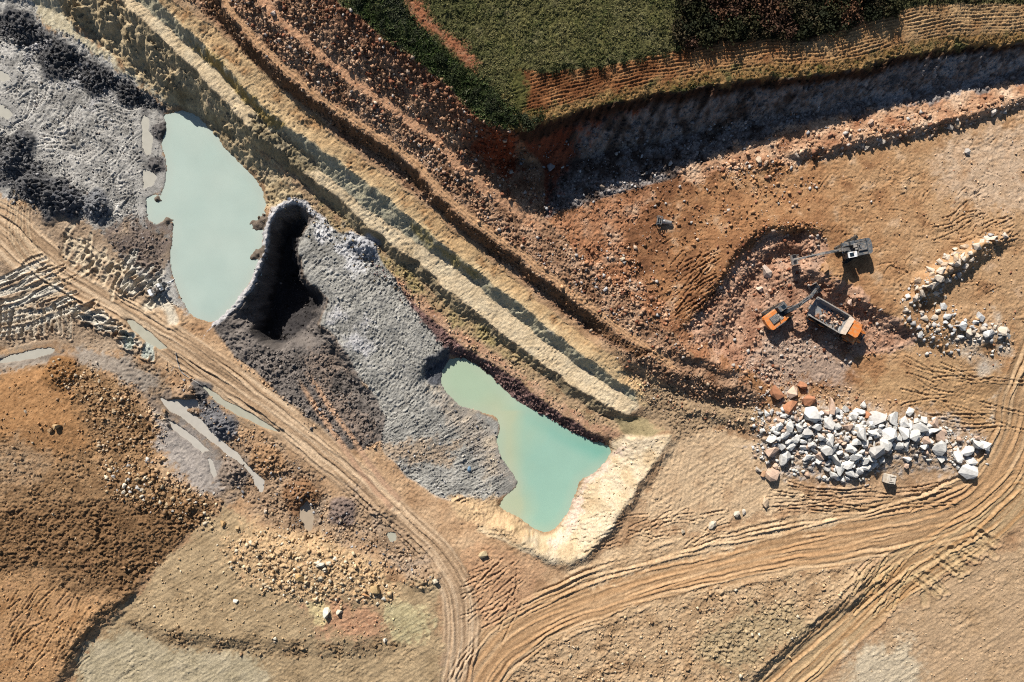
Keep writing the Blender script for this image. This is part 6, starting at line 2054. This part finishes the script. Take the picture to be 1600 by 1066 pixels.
truck = dump_truck(1298, 503, -31, 'orange dump truck with an open grey body full of rocks')
tl = Matrix.Translation(truck.location) @ truck.rotation_euler.to_matrix().to_4x4() @ Matrix.Diagonal((1.12, 1.12, 1.1, 1))
rl_ = random.Random(12)
for k in range(52):
    x, y = rl_.uniform(-3.4, .8), rl_.uniform(-1.15, 1.15)
    r = rl_.choice([.28, .34, .4, .5, .62]) * (1.1 if k < 6 else .85)
    p = tl @ Vector((x, y, 2.05 + rl_.uniform(.0, .95) * (1 - abs(x + .8) / 3)))
    o = bpy.data.objects.new('rock', HULLS[k % len(HULLS)])
    o.location = p
    o.scale = (r, r * .9, r * .8)
    o.rotation_euler = (rl_.uniform(-1, 1), rl_.uniform(-1, 1), rl_.uniform(0, 6))
    c = alb(*rl_.choice([(206, 160, 128), (190, 136, 102), (216, 184, 158), (170, 122, 94)]))
    o.color = (*[float(q) for q in c], 1)
    COL.objects.link(o)
    tag(o, 'reddish rock lying in the dump truck body', 'rock', 'rocks loaded in the dump truck')

# grey tank lying on the quarry floor
e = place('tank', 1037, 347, -10, 'small grey cylinder tank with a dark end frame on the quarry floor', 'tank')
tk = MB().tube((-.7, 0, .62), (1.35, 0, .52), .55, 18, .36).tube((1.3, 0, .52), (1.6, 0, .5), .36, 14, .12).build('tank_body', M['steel'], e)
fr = MB()
for y in (-.75, .75):
    for z in (.1, 1.3):
        fr.beam((-1.55, y, z), (-.55, y, z), .12, .12, .12)
    fr.box((-1.5, y, .7), (.12, .12, 1.2)).box((-.6, y, .7), (.12, .12, 1.2))
fr.box((-1.05, 0, 1.33), (.12, 1.5, .1)).box((-1.5, 0, 1.33), (.12, 1.5, .1)).box((-.6, 0, 1.33), (.12, 1.5, .1))
fr.build('end_frame', M['grey_paint'], e)
MB().box((-1.05, 0, .6), (.7, .9, .8), ch=.1).build('motor', M['grey_paint'], e)
MB().tube((-.2, 0, 1.05), (-.2, 0, 1.35), .12, 10).build('valve', M['white_paint'], tk)

# pale slotted box by the boulder pile
e = place('generator', 1386, 747, -10, 'small cream box-shaped unit with dark slots below the boulder pile', 'generator')
bx_ = MB().box((0, 0, .95), (1.75, 1.75, 1.6), ch=.05).build('casing', M['cream_box'], e)
sl_ = MB()
for y, x0, w in ((.5, .1, 1.2), (-.55, .05, 1.1), (-.82, .3, .6)):
    MB().box((x0, y, 1.765), (w, .13, .03)).build('vent_slot', M['black'], bx_)
MB().box((-.2, .12, 1.765), (.35, .08, .03)).build('vent_slot', M['black'], bx_)
MB().box((-.15, -.12, 1.765), (.35, .08, .03)).build('vent_slot', M['black'], bx_)
MB().box((0, 0, .1), (1.9, 1.6, .16)).build('skid', M['grey_paint'], e)
MB().box((1.25, .45, .35), (.7, .22, .3)).tube((.9, .2, .4), (1.5, -.1, .3), .1, 8).build('drawbar', M['grey_paint'], e)

# pump set beside the pale pond
e = place('pump', 246, 453, 28, 'small white and grey pump set at the edge of the pale pond', 'pump')
MB().box((0, 0, .55), (3.0, 1.5, .2), ch=.1).build('trailer_frame', M['grey_paint'], e)
eng = MB().box((.1, 0, 1.1), (1.1, 1.1, .9), taper=.92, ch=.1).build('engine', M['dusty_grey'], e)
MB().box((.1, -.1, 1.58), (.5, .5, .05)).build('grille', M['black'], eng)
MB().box((-1.15, -.15, 1.0), (.75, 1.4, .85), taper=.95, ch=.08).build('fuel_tank', M['white_paint'], e)
MB().box((1.15, .35, 1.15), (.65, .75, 1.0), taper=.95).build('control_panel', M['white_paint'], e)
MB().box((1.1, -.45, .95), (.6, .6, .5)).tube((1.1, -.45, 1.2), (1.1, -.45, 1.6), .16, 10).build('pump_housing', M['white_paint'], e)
MB().tube((-.4, .3, 1.5), (-.4, .3, 2.5), .07, 8).build('exhaust_pipe', M['black'], e)
for sx in (-.9, .9):
    for sy in (-1, 1):
        w = MB().tube((sx, sy * .62, .38), (sx, sy * .84, .38), .38, 14).build('wheel', M['black'], e)
        MB().tube((sx, sy * .80, .38), (sx, sy * .86, .38), .18, 10).build('rim', M['dusty_grey'], w)


def lay_tube(px, r, material, name, label, cat, lift=.0):
    p = smooth_line(pts(px), 3)
    x, y, z = px_ground(p[:, 0], p[:, 1])
    m = MB()
    for k in range(len(x) - 1):
        m.tube((x[k], y[k], z[k] + r + lift), (x[k + 1], y[k + 1], z[k + 1] + r + lift), r, 6)
    o = m.build(name, material, None)
    tag(o, label, cat)


lay_tube('256,446 262,442 268,440 273,436 280,433', .09, M['white_paint'], 'suction_hose', 'white suction hose running from the pump into the pale pond', 'hose')
lay_tube('275,551 278,566 284,581 296,590 312,600 322,607', .11, M['dusty_grey'], 'drain_pipe', 'thin dark pipe lying beside the access track puddle', 'pipe')
lay_tube('330,462 338,470 342,482', .05, M['black'], 'hose', 'short dark hose on the bank of the pale pond', 'hose') if False else None
